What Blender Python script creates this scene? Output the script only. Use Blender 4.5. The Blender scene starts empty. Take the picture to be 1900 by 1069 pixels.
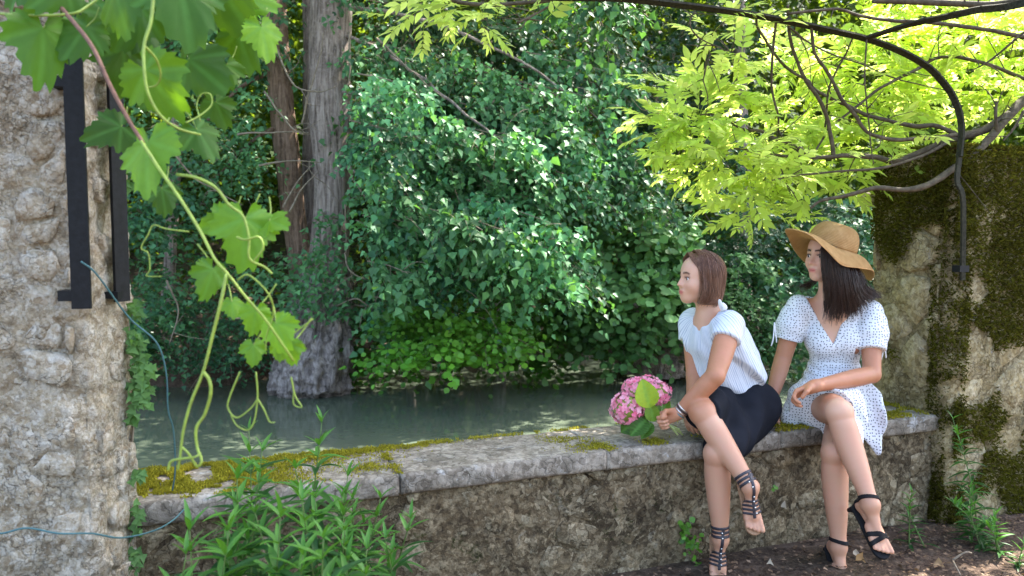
import bpy, math, random
import numpy as np
from mathutils import Vector, Matrix, noise as mnoise

SC = bpy.context.scene
COL = SC.collection
R = math.radians

# ---------------------------------------------------------------- camera
FPX = 1500.0
TILT = R(4.0)
CAMZ = 1.32
cam = bpy.data.cameras.new('camera')
camo = bpy.data.objects.new('camera', cam)
COL.objects.link(camo)
camo.location = (0, 0, CAMZ)
camo.rotation_euler = (R(90) - TILT, 0, 0)
cam.sensor_width = 36.0
cam.lens = 36.0 * FPX / 1900.0
cam.clip_start = 0.05
cam.clip_end = 400
cam.dof.use_dof = True
cam.dof.focus_distance = 3.5
cam.dof.aperture_fstop = 4.0
SC.camera = camo

# ---------------------------------------------------------------- sky, sun, exposure
SUN_AZ = R(52)      # clockwise from the view direction (+Y)
SUN_EL = R(56)
world = bpy.data.worlds.new('World')
SC.world = world
world.use_nodes = True
wn = world.node_tree
wn.nodes.clear()
sky = wn.nodes.new('ShaderNodeTexSky')
sky.sky_type = 'NISHITA'
sky.sun_disc = False
sky.sun_elevation = SUN_EL
sky.sun_rotation = SUN_AZ
sky.air_density = 1.0
sky.dust_density = 2.5
sky.ozone_density = 0.4
bg = wn.nodes.new('ShaderNodeBackground')
bg.inputs['Strength'].default_value = 0.15
wo = wn.nodes.new('ShaderNodeOutputWorld')
wn.links.new(sky.outputs[0], bg.inputs[0])
wn.links.new(bg.outputs[0], wo.inputs[0])

sun = bpy.data.lights.new('sun', 'SUN')
sun.energy = 5.0
sun.angle = R(0.5)
sun.color = (1.0, 0.95, 0.86)
suno = bpy.data.objects.new('sun', sun)
COL.objects.link(suno)
sdir = Vector((math.sin(SUN_AZ) * math.cos(SUN_EL), math.cos(SUN_AZ) * math.cos(SUN_EL), math.sin(SUN_EL)))
suno.rotation_euler = sdir.to_track_quat('Z', 'Y').to_euler()
suno.location = sdir * 30

SC.view_settings.view_transform = 'Standard'
SC.view_settings.look = 'None'
SC.view_settings.gamma = 1.0
SC.view_settings.exposure = 2.55
SC.cycles.use_denoising = True
SC.cycles.max_bounces = 8
SC.cycles.diffuse_bounces = 2
SC.cycles.glossy_bounces = 3
SC.cycles.transmission_bounces = 6
SC.cycles.caustics_reflective = False
SC.cycles.caustics_refractive = False
SC.cycles.sample_clamp_indirect = 6.0

# ---------------------------------------------------------------- helpers
def A(px, py, Y):
    """a point of the place at distance Y along the view axis, seen at px, py of the 1900x1069 picture"""
    xc = (px - 950.0) / FPX
    yc = -(py - 534.5) / FPX
    d = np.array([xc, math.cos(TILT) + yc * math.sin(TILT), -math.sin(TILT) + yc * math.cos(TILT)])
    s = Y / d[1]
    return np.array([0, 0, CAMZ]) + d * s

E_ = np.array([0.932, 0.3625, 0.0])      # along the parapet
N_ = np.array([0.3625, -0.932, 0.0])     # towards the camera side
O_ = np.array([0.0, 2.862, 0.0])
def W(u, v, z):
    """u along the parapet, v into it (away from the camera)"""
    return O_ + u * E_ - v * N_ + np.array([0, 0, z])

def nrm(v):
    v = np.asarray(v, float)
    return v / (np.linalg.norm(v, axis=-1, keepdims=True) + 1e-12)

def mesh_np(name, V, F, smooth=True):
    """V (n,3); F a list of integer arrays (m,k)"""
    me = bpy.data.meshes.new(name)
    V = np.asarray(V, np.float32)
    if not isinstance(F, (list, tuple)):
        F = [F]
    F = [np.asarray(f, np.int32) for f in F if len(f)]
    me.vertices.add(len(V))
    me.vertices.foreach_set('co', V.ravel())
    nl = sum(f.size for f in F)
    npoly = sum(len(f) for f in F)
    me.loops.add(nl)
    me.polygons.add(npoly)
    me.loops.foreach_set('vertex_index', np.concatenate([f.ravel() for f in F]))
    starts = []
    s = 0
    for f in F:
        starts.append(s + np.arange(len(f)) * f.shape[1])
        s += f.size
    me.polygons.foreach_set('loop_start', np.concatenate(starts).astype(np.int32))
    me.polygons.foreach_set('use_smooth', np.full(npoly, bool(smooth)))
    me.update(calc_edges=True)
    return me

def setcol(me, C, name='tint'):
    a = me.color_attributes.new(name, 'FLOAT_COLOR', 'POINT')
    C = np.asarray(C, np.float32)
    if C.shape[1] == 3:
        C = np.concatenate([C, np.ones((len(C), 1), np.float32)], 1)
    a.data.foreach_set('color', C.ravel())

def wmat(o):
    m = o.matrix_parent_inverse @ Matrix.LocRotScale(o.location, o.rotation_euler, o.scale)
    return wmat(o.parent) @ m if o.parent is not None else m

def link(name, me, mat=None, parent=None, label=None, cat=None, group=None, kind=None, loc=None):
    o = bpy.data.objects.new(name, me)
    COL.objects.link(o)
    if mat is not None and me is not None and len(me.materials) == 0:
        me.materials.append(mat)
    if loc is not None:
        o.location = loc
    if parent is not None:
        o.parent = parent
        o.matrix_parent_inverse = wmat(parent).inverted()      # geometry is given in world space
    if label: o['label'] = label
    if cat: o['category'] = cat
    if group: o['group'] = group
    if kind: o['kind'] = kind
    return o

def thing(name, label, cat, loc=(0, 0, 0), group=None):
    return link(name, None, None, None, label, cat, group, None, Vector(tuple(float(c) for c in loc)))

class MB:
    """collects triangles and quads"""
    def __init__(s):
        s.V = []; s.F = {3: [], 4: []}; s.C = []; s.n = 0
    def add(s, V, F, C=None):
        V = np.asarray(V, float)
        if isinstance(F, np.ndarray):
            F = [F]
        for f in F:
            f = np.asarray(f, int)
            if len(f):
                s.F[f.shape[1]].append(f + s.n)
        s.V.append(V); s.n += len(V)
        s.C.append(np.tile(np.array([1., 1., 1.]), (len(V), 1)) if C is None else
                   (np.tile(np.asarray(C, float), (len(V), 1)) if np.ndim(C) == 1 else np.asarray(C, float)))
    def mesh(s, name, smooth=True):
        me = mesh_np(name, np.concatenate(s.V), [np.concatenate(f) for f in s.F.values() if f], smooth)
        setcol(me, np.concatenate(s.C))
        return me
    def tube(s, P, rad, sides=6, C=None, cap=True, flat=1.0, ref=None):
        P = np.asarray(P, float)
        n = len(P)
        rad = np.full(n, rad) if np.ndim(rad) == 0 else np.asarray(rad, float)
        T = nrm(np.gradient(P, axis=0))
        a = np.array([0, 0, 1.0]) if ref is None else np.asarray(ref, float)
        if ref is None and abs(T[0] @ a) > 0.9:
            a = np.array([1.0, 0, 0])
        B = np.zeros_like(P); Nn = np.zeros_like(P)
        b = a
        for i in range(n):
            if ref is not None: b = a
            b = b - T[i] * (b @ T[i]); b = b / (np.linalg.norm(b) + 1e-9)
            B[i] = b; Nn[i] = np.cross(T[i], b)
        ang = np.linspace(0, 2 * np.pi, sides, endpoint=False)
        if sides == 4: ang = ang + np.pi / 4
        ring = (np.cos(ang)[None, :, None] * B[:, None, :] * flat + np.sin(ang)[None, :, None] * Nn[:, None, :])
        V = P[:, None, :] + ring * rad[:, None, None]
        V = V.reshape(-1, 3)
        i = np.arange(n - 1)[:, None] * sides
        j = np.arange(sides)[None, :]
        j2 = (j + 1) % sides
        F = np.stack([i + j, i + j2, i + sides + j2, i + sides + j], -1).reshape(-1, 4)
        fs = [F]
        if cap:
            V = np.concatenate([V, P[:1], P[-1:]])
            c0 = n * sides; jj = np.arange(sides)
            fs.append(np.stack([np.full(sides, c0), (jj + 1) % sides, jj], -1))
            fs.append(np.stack([np.full(sides, c0 + 1), (n - 1) * sides + jj, (n - 1) * sides + (jj + 1) % sides], -1))
        s.add(V, fs, C)
    def box(s, c, ax, half, C=None):
        ax = np.asarray(ax, float)
        q = np.array([[x, y, z] for x in (-1, 1) for y in (-1, 1) for z in (-1, 1)], float) * np.asarray(half)
        V = np.asarray(c) + q @ ax
        F = np.array([[0, 1, 3, 2], [4, 6, 7, 5], [0, 4, 5, 1], [2, 3, 7, 6], [0, 2, 6, 4], [1, 5, 7, 3]])
        s.add(V, F, C)

def spline(P, n):
    """Catmull-Rom through the points, n samples"""
    P = np.asarray(P, float)
    if len(P) == 2:
        t = np.linspace(0, 1, n)[:, None]
        return P[0] * (1 - t) + P[1] * t
    Q = np.concatenate([[2 * P[0] - P[1]], P, [2 * P[-1] - P[-2]]])
    m = len(P) - 1
    t = np.linspace(0, m - 1e-6, n)
    i = t.astype(int); f = (t - i)[:, None]
    a, b, c, d = Q[i], Q[i + 1], Q[i + 2], Q[i + 3]
    return 0.5 * (2 * b + (c - a) * f + (2 * a - 5 * b + 4 * c - d) * f * f + (3 * b - a - 3 * c + d) * f ** 3)

def vnoise(P, scale, seed=0.0):
    """cheap smooth value noise on an array of points, about -1..1"""
    P = np.asarray(P, float) * scale + seed * 17.31
    i = np.floor(P).astype(np.int64); f = P - i
    f = f * f * (3 - 2 * f)
    def h(a, b, c):
        n = (a * 73856093) ^ (b * 19349663) ^ (c * 83492791)
        n = (n ^ (n >> 13)) * 1274126177
        n = n ^ (n >> 16)
        return (n & 0xffff) / 32767.5 - 1.0
    x, y, z = i[..., 0], i[..., 1], i[..., 2]
    fx, fy, fz = f[..., 0], f[..., 1], f[..., 2]
    def L(a, b, t): return a + (b - a) * t
    return L(L(L(h(x, y, z), h(x + 1, y, z), fx), L(h(x, y + 1, z), h(x + 1, y + 1, z), fx), fy),
             L(L(h(x, y, z + 1), h(x + 1, y, z + 1), fx), L(h(x, y + 1, z + 1), h(x + 1, y + 1, z + 1), fx), fy), fz)

def fbm(P, scale, octaves=4, seed=0.0):
    r = 0; a = 1.0
    for k in range(octaves):
        r = r + a * vnoise(P, scale * 2 ** k, seed + k * 3.7)
        a *= 0.5
    return r / 1.9

# ---------------------------------------------------------------- materials
class NT:
    def __init__(s, name):
        s.m = bpy.data.materials.new(name)
        s.m.use_nodes = True
        s.t = s.m.node_tree
        s.t.nodes.clear()
        s.out = s.n('OutputMaterial')
    def n(s, typ, **kw):
        nd = s.t.nodes.new('ShaderNode' + typ)
        for k, v in kw.items():
            if k.startswith('i_'):
                nd.inputs[k[2:].replace('_', ' ')].default_value = v
            else:
                setattr(nd, k, v)
        return nd
    def l(s, a, b): s.t.links.new(a, b)
    def pos(s): return s.n('NewGeometry').outputs['Position']
    def noise(s, vec, scale, detail=6, rough=0.6, dist=0.0):
        nd = s.n('TexNoise'); nd.inputs['Scale'].default_value = scale
        nd.inputs['Detail'].default_value = detail; nd.inputs['Roughness'].default_value = rough
        nd.inputs['Distortion'].default_value = dist
        if vec is not None: s.l(vec, nd.inputs['Vector'])
        return nd.outputs['Fac']
    def ramp(s, fac, stops):
        nd = s.n('ValToRGB')
        el = nd.color_ramp.elements
        while len(el) < len(stops): el.new(0.5)
        for e, (p, c) in zip(el, stops):
            e.position = p
            e.color = (c, c, c, 1) if np.ndim(c) == 0 else (*c, 1)
        s.l(fac, nd.inputs[0])
        return nd.outputs[0]
    def mix(s, fac, a, b, blend='MIX'):
        nd = s.n('Mix', data_type='RGBA', blend_type=blend)
        for sock, v in ((nd.inputs[0], fac), (nd.inputs[6], a), (nd.inputs[7], b)):
            if hasattr(v, 'is_output'): s.l(v, sock)
            elif np.ndim(v) == 0: sock.default_value = v
            else: sock.default_value = (*v, 1)
        return nd.outputs[2]
    def math(s, op, a, b=0.5):
        nd = s.n('Math', operation=op)
        for sock, v in ((nd.inputs[0], a), (nd.inputs[1], b)):
            if hasattr(v, 'is_output'): s.l(v, sock)
            else: sock.default_value = v
        return nd.outputs[0]
    def scalev(s, vec, sc):
        nd = s.n('Mapping'); nd.inputs['Scale'].default_value = sc
        s.l(vec, nd.inputs['Vector'])
        return nd.outputs[0]
    def bump(s, h, strength=0.5, dist=0.01, prev=None):
        nd = s.n('Bump'); nd.inputs['Strength'].default_value = strength; nd.inputs['Distance'].default_value = dist
        s.l(h, nd.inputs['Height'])
        if prev is not None: s.l(prev, nd.inputs['Normal'])
        return nd.outputs[0]
    def bsdf(s, col, rough=0.8, normal=None, spec=0.3, **kw):
        b = s.n('BsdfPrincipled')
        if hasattr(col, 'is_output'): s.l(col, b.inputs['Base Color'])
        else: b.inputs['Base Color'].default_value = (*col, 1)
        if hasattr(rough, 'is_output'): s.l(rough, b.inputs['Roughness'])
        else: b.inputs['Roughness'].default_value = rough
        b.inputs['Specular IOR Level'].default_value = spec
        if normal is not None: s.l(normal, b.inputs['Normal'])
        for k, v in kw.items(): b.inputs[k.replace('_', ' ')].default_value = v
        return b.outputs[0]
    def done(s, sh):
        s.l(sh, s.out.inputs['Surface']); return s.m
    def tint(s): 
        nd = s.n('VertexColor'); nd.layer_name = 'tint'
        return nd.outputs['Color']

def stone_mat(name, base, dark, light, moss, moss_lo=0.55, scale=1.0, bump=0.6, streak=0.0, lichen=None, soil=0.0, speck=0.7):
    t = NT(name); p = t.pos()
    n1 = t.noise(p, 9 * scale, 8, 0.65)
    n2 = t.noise(p, 38 * scale, 6, 0.7, 0.4)
    n3 = t.noise(p, 2.6 * scale, 4, 0.55, 0.6)
    c = t.ramp(n1, [(0.3, dark), (0.5, base), (0.68, light)])
    c = t.mix(t.ramp(n2, [(0.42, 0.0), (0.62, speck)]), c, tuple(x * 0.35 for x in base))
    c = t.mix(t.ramp(t.noise(p, 14 * scale, 5, 0.7, 1.0), [(0.55, 0.0), (0.7, 0.7)]), c, light)
    # grime patches of their own shape
    c = t.mix(t.ramp(n3, [(0.46, 0.0), (0.62, soil)]), c, tuple(x * 0.25 for x in base))
    if streak:
        sv = t.scalev(p, (11, 11, 0.9))
        c = t.mix(t.ramp(t.noise(sv, 1.6, 4, 0.6), [(0.48, 0.0), (0.7, streak)]), c, (0.05, 0.042, 0.03))
    if lichen:
        c = t.mix(t.ramp(t.noise(p, 6.5 * scale, 5, 0.7, 0.3), [(0.6, 0.0), (0.68, 0.8)]), c, lichen)
    mv = t.math('ADD', t.math('MULTIPLY', n2, 0.3), t.math('MULTIPLY', t.noise(p, 3.7 * scale, 5, 0.7, 0.8), 0.7))
    mfac = t.ramp(mv, [(moss_lo, 0.0), (moss_lo + 0.07, 0.92)])
    c = t.mix(mfac, c, t.ramp(n2, [(0.35, tuple(x * 0.45 for x in moss)), (0.65, moss)]))
    # broken fissures and chipped facets
    wob = t.n('TexNoise'); wob.inputs['Scale'].default_value = 16 * scale; wob.inputs['Detail'].default_value = 4; t.l(p, wob.inputs['Vector'])
    pv = t.n('Mix', data_type='RGBA', blend_type='ADD'); pv.inputs[0].default_value = 0.06
    t.l(p, pv.inputs[6]); t.l(wob.outputs['Color'], pv.inputs[7])
    ve = t.n('TexVoronoi', feature='DISTANCE_TO_EDGE'); ve.inputs['Scale'].default_value = 15 * scale; t.l(pv.outputs[2], ve.inputs['Vector'])
    fis = t.math('MULTIPLY', t.ramp(ve.outputs['Distance'], [(0.0, 1.0), (0.06, 0.0)]), t.ramp(n3, [(0.42, 0.0), (0.58, 0.8)]))
    c = t.mix(fis, c, tuple(x * 0.16 for x in base))
    vc = t.n('TexVoronoi'); vc.inputs['Scale'].default_value = 34 * scale; t.l(pv.outputs[2], vc.inputs['Vector'])
    sc_ = t.n('SeparateColor'); t.l(vc.outputs['Color'], sc_.inputs[0])
    c = t.mix(t.ramp(sc_.outputs[0], [(0.55, 0.0), (0.95, 0.45)]), c, light)
    c = t.mix(t.ramp(sc_.outputs[1], [(0.6, 0.0), (0.95, 0.5)]), c, dark)
    h = t.math('ADD', t.math('MULTIPLY', n1, 1.0), t.math('MULTIPLY', n2, 0.5))
    h = t.math('ADD', h, t.math('MULTIPLY', t.math('SUBTRACT', sc_.outputs[2], fis), 0.22))
    b = t.bump(h, bump, 0.03)
    b = t.bump(t.noise(p, 160 * scale, 3, 0.6), 0.35, 0.004, b)
    return t.done(t.bsdf(c, 0.9, b, 0.2))

def leaf_mat(name, col, col2, rough=0.45, trans=0.35, tcol=None, veins=False, spec=0.5):
    """colour per leaf comes from the tint attribute: r mixes two leaf colours, g scales lightness"""
    t = NT(name)
    sep = t.n('SeparateColor'); t.l(t.tint(), sep.inputs[0])
    c = t.mix(sep.outputs[0], col, col2)
    c = t.mix(1.0, c, t.n('CombineColor').outputs[0], 'MULTIPLY') if False else c
    hsv = t.n('HueSaturation'); t.l(c, hsv.inputs['Color']); t.l(sep.outputs[1], hsv.inputs['Value'])
    c = hsv.outputs[0]
    if veins:
        # b carries the distance to the nearest main vein
        v = t.ramp(sep.outputs[2], [(0.0, 1.0), (0.07, 0.0)])
        c = t.mix(t.math('MULTIPLY', v, 0.45), c, tuple(min(1, x * 2.2 + 0.03) for x in col))
        p = t.pos()
        c = t.mix(t.ramp(t.noise(p, 60, 4, 0.6), [(0.4, 0.0), (0.75, 0.35)]), c, tuple(x * 0.5 for x in col))
    tc = tcol or tuple(min(0.9, x * 1.6) for x in col2)
    b = t.bsdf(c, rough, None, spec)
    tr = t.n('BsdfTranslucent')
    hs2 = t.n('HueSaturation'); hs2.inputs['Color'].default_value = (*tc, 1); t.l(sep.outputs[1], hs2.inputs['Value'])
    t.l(hs2.outputs[0], tr.inputs['Color'])
    mx = t.n('MixShader'); mx.inputs[0].default_value = trans
    t.l(b, mx.inputs[1]); t.l(tr.outputs[0], mx.inputs[2])
    return t.done(mx.outputs[0])

def plain_mat(name, col, rough=0.6, spec=0.4, var=0.25, scale=40, bump=0.15, **kw):
    t = NT(name); p = t.pos()
    n = t.noise(p, scale, 5, 0.6)
    c = t.ramp(n, [(0.3, tuple(x * (1 - var) for x in col)), (0.7, tuple(min(1, x * (1 + var)) for x in col))])
    return t.done(t.bsdf(c, rough, t.bump(n, bump, 0.004), spec, **kw))

def bark_mat(name, base, dark, light, vs=1.0, bump=0.8, st=3.2):
    t = NT(name); p = t.pos()
    sv = t.scalev(p, (26 * vs, 26 * vs, st * vs))
    n1 = t.noise(sv, 1.0, 6, 0.65, 0.8)
    n2 = t.noise(p, 30 * vs, 5, 0.6)
    c = t.ramp(n1, [(0.3, dark), (0.52, base), (0.72, light)])
    c = t.mix(t.ramp(n2, [(0.5, 0.0), (0.75, 0.5)]), c, light)
    h = t.math('ADD', n1, t.math('MULTIPLY', n2, 0.3))
    return t.done(t.bsdf(c, 0.9, t.bump(h, bump, 0.04), 0.15))

M = {}
M['coping'] = stone_mat('coping_stone', (0.335, 0.28, 0.215), (0.12, 0.095, 0.07), (0.48, 0.42, 0.345), (0.17, 0.15, 0.02), 0.64, 1.4, 0.45, lichen=(0.46, 0.45, 0.43), soil=0.45)
M['rubble'] = stone_mat('rubble_stone', (0.36, 0.265, 0.15), (0.08, 0.055, 0.03), (0.64, 0.53, 0.35), (0.06, 0.062, 0.012), 0.575, 1.6, 1.0, lichen=(0.42, 0.38, 0.27), soil=0.7)
M['mortar'] = stone_mat('old_mortar', (0.22, 0.155, 0.085), (0.04, 0.027, 0.016), (0.48, 0.38, 0.235), (0.05, 0.052, 0.012), 0.565, 2.0, 1.0, lichen=(0.34, 0.30, 0.22), soil=0.7)
M['tall'] = stone_mat('mossy_stone', (0.52, 0.40, 0.20), (0.17, 0.12, 0.052), (0.70, 0.60, 0.40), (0.08, 0.075, 0.008), 0.62, 1.4, 1.0, lichen=(0.42, 0.41, 0.40), soil=0.35)
M['tallcore'] = stone_mat('mossy_mortar', (0.45, 0.345, 0.165), (0.14, 0.098, 0.044), (0.62, 0.52, 0.33), (0.07, 0.065, 0.008), 0.60, 1.7, 1.0, soil=0.4)
M['pillar'] = stone_mat('pale_rough_stone', (0.68, 0.57, 0.41), (0.34, 0.235, 0.135), (0.88, 0.83, 0.73), (0.42, 0.30, 0.07), 0.67, 2.2, 1.0, streak=0.12, soil=0.08, speck=0.35)
M['pillarcore'] = stone_mat('crumbling_mortar', (0.64, 0.53, 0.37), (0.26, 0.18, 0.10), (0.86, 0.80, 0.69), (0.40, 0.28, 0.07), 0.67, 2.5, 1.0, streak=0.15, soil=0.12, speck=0.45)
M['moss_yellow'] = leaf_mat('yellow_moss', (0.17, 0.15, 0.013), (0.33, 0.295, 0.028), 0.9, 0.25, spec=0.1)
M['moss_dark'] = leaf_mat('dark_moss', (0.045, 0.042, 0.008), (0.12, 0.115, 0.012), 0.95, 0.2, spec=0.05)
M['iron'] = plain_mat('black_iron', (0.006, 0.0065, 0.008), 0.6, 0.25, 0.5, 60, 0.3)
M['oldiron'] = plain_mat('weathered_iron', (0.030, 0.028, 0.018), 0.85, 0.15, 0.6, 90, 0.6)
M['poplar'] = leaf_mat('poplar_leaf', (0.024, 0.082, 0.040), (0.072, 0.165, 0.062), 0.46, 0.26, (0.10, 0.25, 0.03), spec=0.28)
M['alder'] = leaf_mat('alder_leaf', (0.06, 0.18, 0.022), (0.13, 0.30, 0.03), 0.40, 0.35, (0.2, 0.4, 0.03), spec=0.4)
M['lime'] = leaf_mat('hazel_leaf', (0.050, 0.125, 0.042), (0.105, 0.205, 0.065), 0.55, 0.3, (0.13, 0.28, 0.03), spec=0.22)
M['ivy'] = leaf_mat('ivy_leaf', (0.018, 0.064, 0.026), (0.045, 0.115, 0.040), 0.38, 0.2, (0.07, 0.18, 0.02), spec=0.34)
M['deep'] = leaf_mat('wood_leaf', (0.025, 0.06, 0.014), (0.06, 0.11, 0.016), 0.6, 0.45, (0.26, 0.38, 0.02), spec=0.2)
M['wisteria'] = leaf_mat('wisteria_leaf', (0.24, 0.39, 0.045), (0.40, 0.52, 0.08), 0.5, 0.55, (0.82, 0.94, 0.22), spec=0.3)
M['grape'] = leaf_mat('grape_leaf', (0.045, 0.14, 0.018), (0.16, 0.31, 0.018), 0.5, 0.4, (0.22, 0.44, 0.015), veins=True, spec=0.28)
M['weed'] = leaf_mat('weed_leaf', (0.020, 0.085, 0.020), (0.062, 0.175, 0.024), 0.46, 0.28, (0.12, 0.32, 0.02), spec=0.35)
M['shoot'] = plain_mat('green_shoot', (0.24, 0.33, 0.05), 0.45, 0.4, 0.25, 60)
M['cane'] = plain_mat('brown_cane', (0.17, 0.085, 0.055), 0.6, 0.3, 0.3, 60)
M['bark'] = bark_mat('poplar_bark', (0.26, 0.205, 0.175), (0.05, 0.037, 0.03), (0.46, 0.39, 0.345))
M['stump'] = bark_mat('weathered_stump', (0.27, 0.222, 0.20), (0.032, 0.024, 0.020), (0.52, 0.455, 0.42), 0.8, 1.0, 11)
M['redbark'] = bark_mat('reddish_bark', (0.19, 0.125, 0.085), (0.05, 0.032, 0.024), (0.33, 0.225, 0.165))
M['twig'] = plain_mat('grey_twig', (0.20, 0.16, 0.115), 0.8, 0.2, 0.4, 30)
M['wbranch'] = plain_mat('wisteria_bark', (0.085, 0.066, 0.042), 0.8, 0.2, 0.5, 50, 0.6)
M['twine'] = plain_mat('blue_twine', (0.06, 0.14, 0.15), 0.6, 0.3, 0.2, 200)
# ================================================================ ground and river
rng = np.random.default_rng(7)
ZW = -0.25
def bank_v(u):
    """distance of the far bank from the parapet front, along v"""
    return 6.1 + 0.42 * np.clip(u, 0, 6) * 0.35 + 0.25 * np.sin(u * 1.3) + 0.15 * np.sin(u * 3.1 + 1)

def axis_grid(lo, hi, near_lo, near_hi, step_near, n_far):
    a = np.arange(near_lo, near_hi + 1e-6, step_near)
    k = np.linspace(0, 1, n_far + 1)[1:] ** 2
    return np.concatenate([(near_lo - (near_lo - lo) * k)[::-1], a, near_hi + (hi - near_hi) * k])

us = axis_grid(-120, 120, -6, 8, 0.14, 24)
vs = np.unique(np.concatenate([axis_grid(-60, 160, -3.2, 16, 0.14, 24), [0.2, 0.3]]))
U, Vv = np.meshgrid(us, vs, indexing='ij')
bv = bank_v(np.clip(U, -8, 12))
near = np.clip((0.33 - Vv) / 0.1, 0, 1)
far = np.clip((Vv - bv + 0.15) / 0.55, 0, 1)
far = far * far * (3 - 2 * far)
hill = np.clip(Vv - bv - 0.3, 0, 60)
Pn = np.stack([U, Vv, np.zeros_like(U)], -1)
Z = -1.1 + near * 1.1 + far * (1.05 + 0.30 * np.minimum(hill, 9) + 0.75 * np.clip(hill - 9, 0, 13) + 0.03 * hill + 0.12 * fbm(Pn, 1.1, 4, 3))
Z += near * (0.012 * fbm(Pn, 5, 4, 5))
G = O_ + U[..., None] * E_ - Vv[..., None] * N_
G[..., 2] = Z
nu, nv = U.shape
idx = np.arange(nu * nv).reshape(nu, nv)
Fq = np.stack([idx[:-1, :-1], idx[:-1, 1:], idx[1:, 1:], idx[1:, :-1]], -1).reshape(-1, 4)[:, ::-1]
t = NT('earth'); p = t.pos()
n1 = t.noise(p, 14, 8, 0.7); n2 = t.noise(p, 70, 4, 0.6); n3 = t.noise(p, 1.7, 4, 0.6)
c = t.ramp(n1, [(0.3, (0.028, 0.018, 0.013)), (0.5, (0.075, 0.05, 0.036)), (0.7, (0.15, 0.11, 0.08))])
c = t.mix(t.ramp(n2, [(0.5, 0.0), (0.68, 0.6)]), c, (0.17, 0.12, 0.085))
c = t.mix(t.ramp(n3, [(0.5, 0.0), (0.7, 0.5)]), c, (0.035, 0.04, 0.014))
sx = t.n('SeparateXYZ'); t.l(p, sx.inputs[0])
gfac = t.n('MapRange'); gfac.inputs['From Min'].default_value = 10.0; gfac.inputs['From Max'].default_value = 15.0
t.l(sx.outputs[1], gfac.inputs['Value'])
c = t.mix(gfac.outputs[0], c, t.ramp(n1, [(0.35, (0.008, 0.018, 0.005)), (0.65, (0.03, 0.055, 0.012))]))
M['earth'] = t.done(t.bsdf(c, 0.95, t.bump(t.math('ADD', n1, t.math('MULTIPLY', n2, 0.4)), 0.9, 0.03), 0.15))
link('ground', mesh_np('ground', G.reshape(-1, 3), Fq), M['earth'], kind='structure')

# river: murky green water, a closed gap between parapet and far bank
ru = np.linspace(-40, 40, 161); rv = np.linspace(0.31, 9.0, 40)
RU, RV = np.meshgrid(ru, rv, indexing='ij')
G = O_ + RU[..., None] * E_ - RV[..., None] * N_
G[..., 2] = ZW
idx = np.arange(RU.size).reshape(RU.shape)
Fq = np.stack([idx[:-1, :-1], idx[:-1, 1:], idx[1:, 1:], idx[1:, :-1]], -1).reshape(-1, 4)[:, ::-1]
t = NT('murky_water'); p = t.pos()
n1 = t.noise(p, 0.8, 3, 0.5); n2 = t.noise(t.scalev(p, (5, 8, 1)), 1.0, 3, 0.5, 0.4)
c = t.ramp(n1, [(0.3, (0.078, 0.096, 0.068)), (0.7, (0.092, 0.112, 0.078))])
M['water'] = t.done(t.bsdf(c, 0.07, t.bump(n2, 0.05, 0.03), 0.32, IOR=1.33))
link('river', mesh_np('river', G.reshape(-1, 3), Fq), M['water'], kind='structure')

# ================================================================ masonry helpers
def clip_poly(poly, p, n):
    out = []
    for i in range(len(poly)):
        a, b = poly[i], poly[(i + 1) % len(poly)]
        da, db = (a - p) @ n, (b - p) @ n
        if da <= 0: out.append(a)
        if da * db < 0: out.append(a + (b - a) * (da / (da - db)))
    return out

def cells(w0, w1, h0, h1, dx, dy, rg, jit=0.42):
    """irregular stone outlines: Voronoi cells of a jittered, coursed lattice"""
    pts = []
    ny = max(1, int(round((h1 - h0) / dy)))
    for j in range(-1, ny + 1):
        x = w0 - dx + rg.uniform(0, dx)
        while x < w1 + dx:
            pts.append([x, h0 + (j + 0.5 + rg.uniform(-jit, jit) * 0.7) * (h1 - h0) / ny])
            x += dx * rg.uniform(0.6, 1.5)
    pts = np.array(pts)
    res = []
    box = [np.array(q) for q in ((w0, h0), (w1, h0), (w1, h1), (w0, h1))]
    for i, q in enumerate(pts):
        d = np.linalg.norm((pts - q) / np.array([1, dy / dx]), axis=1)
        poly = box
        for k in np.argsort(d)[1:14]:
            nn = (pts[k] - q) * np.array([1.0, 1.0])
            poly = clip_poly(poly, (q + pts[k]) / 2, nn)
            if len(poly) < 3: break
        if len(poly) >= 3:
            res.append(np.array(poly))
    return res

def stone_piece(poly, frame, gap, proud, rg, depth=0.03):
    """a pillow-faced stone: outline ring, shoulder ring, crown; frame maps (s, h, out) to the place"""
    c = poly.mean(0)
    # resample the outline to soften it
    P = []
    m = len(poly)
    for i in range(m):
        a, b = poly[i], poly[(i + 1) % m]
        L = np.linalg.norm(b - a)
        k = 1 if L < 0.06 else 2
        for q in range(k): P.append(a + (b - a) * (q + 0.25) / k)
    P = np.array(P); m = len(P)
    d = P - c; L = np.linalg.norm(d, axis=1, keepdims=True)
    P = c + d * np.clip((L - gap) / L, 0.3, 1) * rg.uniform(0.86, 1.03, (m, 1))
    d = P - c
    rings = [(1.0, -depth), (0.985, proud * 0.45), (0.90, proud * 1.0)]
    V = []
    for s, o in rings:
        q = c + d * s
        oo = o + (rg.uniform(-0.35, 0.35, m) * proud if o > 0 else np.zeros(m))
        V += [frame(a, b, z) for (a, b), z in zip(q, oo)]
    V.append(frame(c[0], c[1], proud * rg.uniform(0.3, 1.5)))
    F4 = []
    for r in range(2):
        for i in range(m):
            j = (i + 1) % m
            F4.append([r * m + i, r * m + j, (r + 1) * m + j, (r + 1) * m + i])
    F3 = [[2 * m + i, 2 * m + (i + 1) % m, 3 * m] for i in range(m)]
    return np.array(V), [np.array(F4), np.array(F3)]

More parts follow.
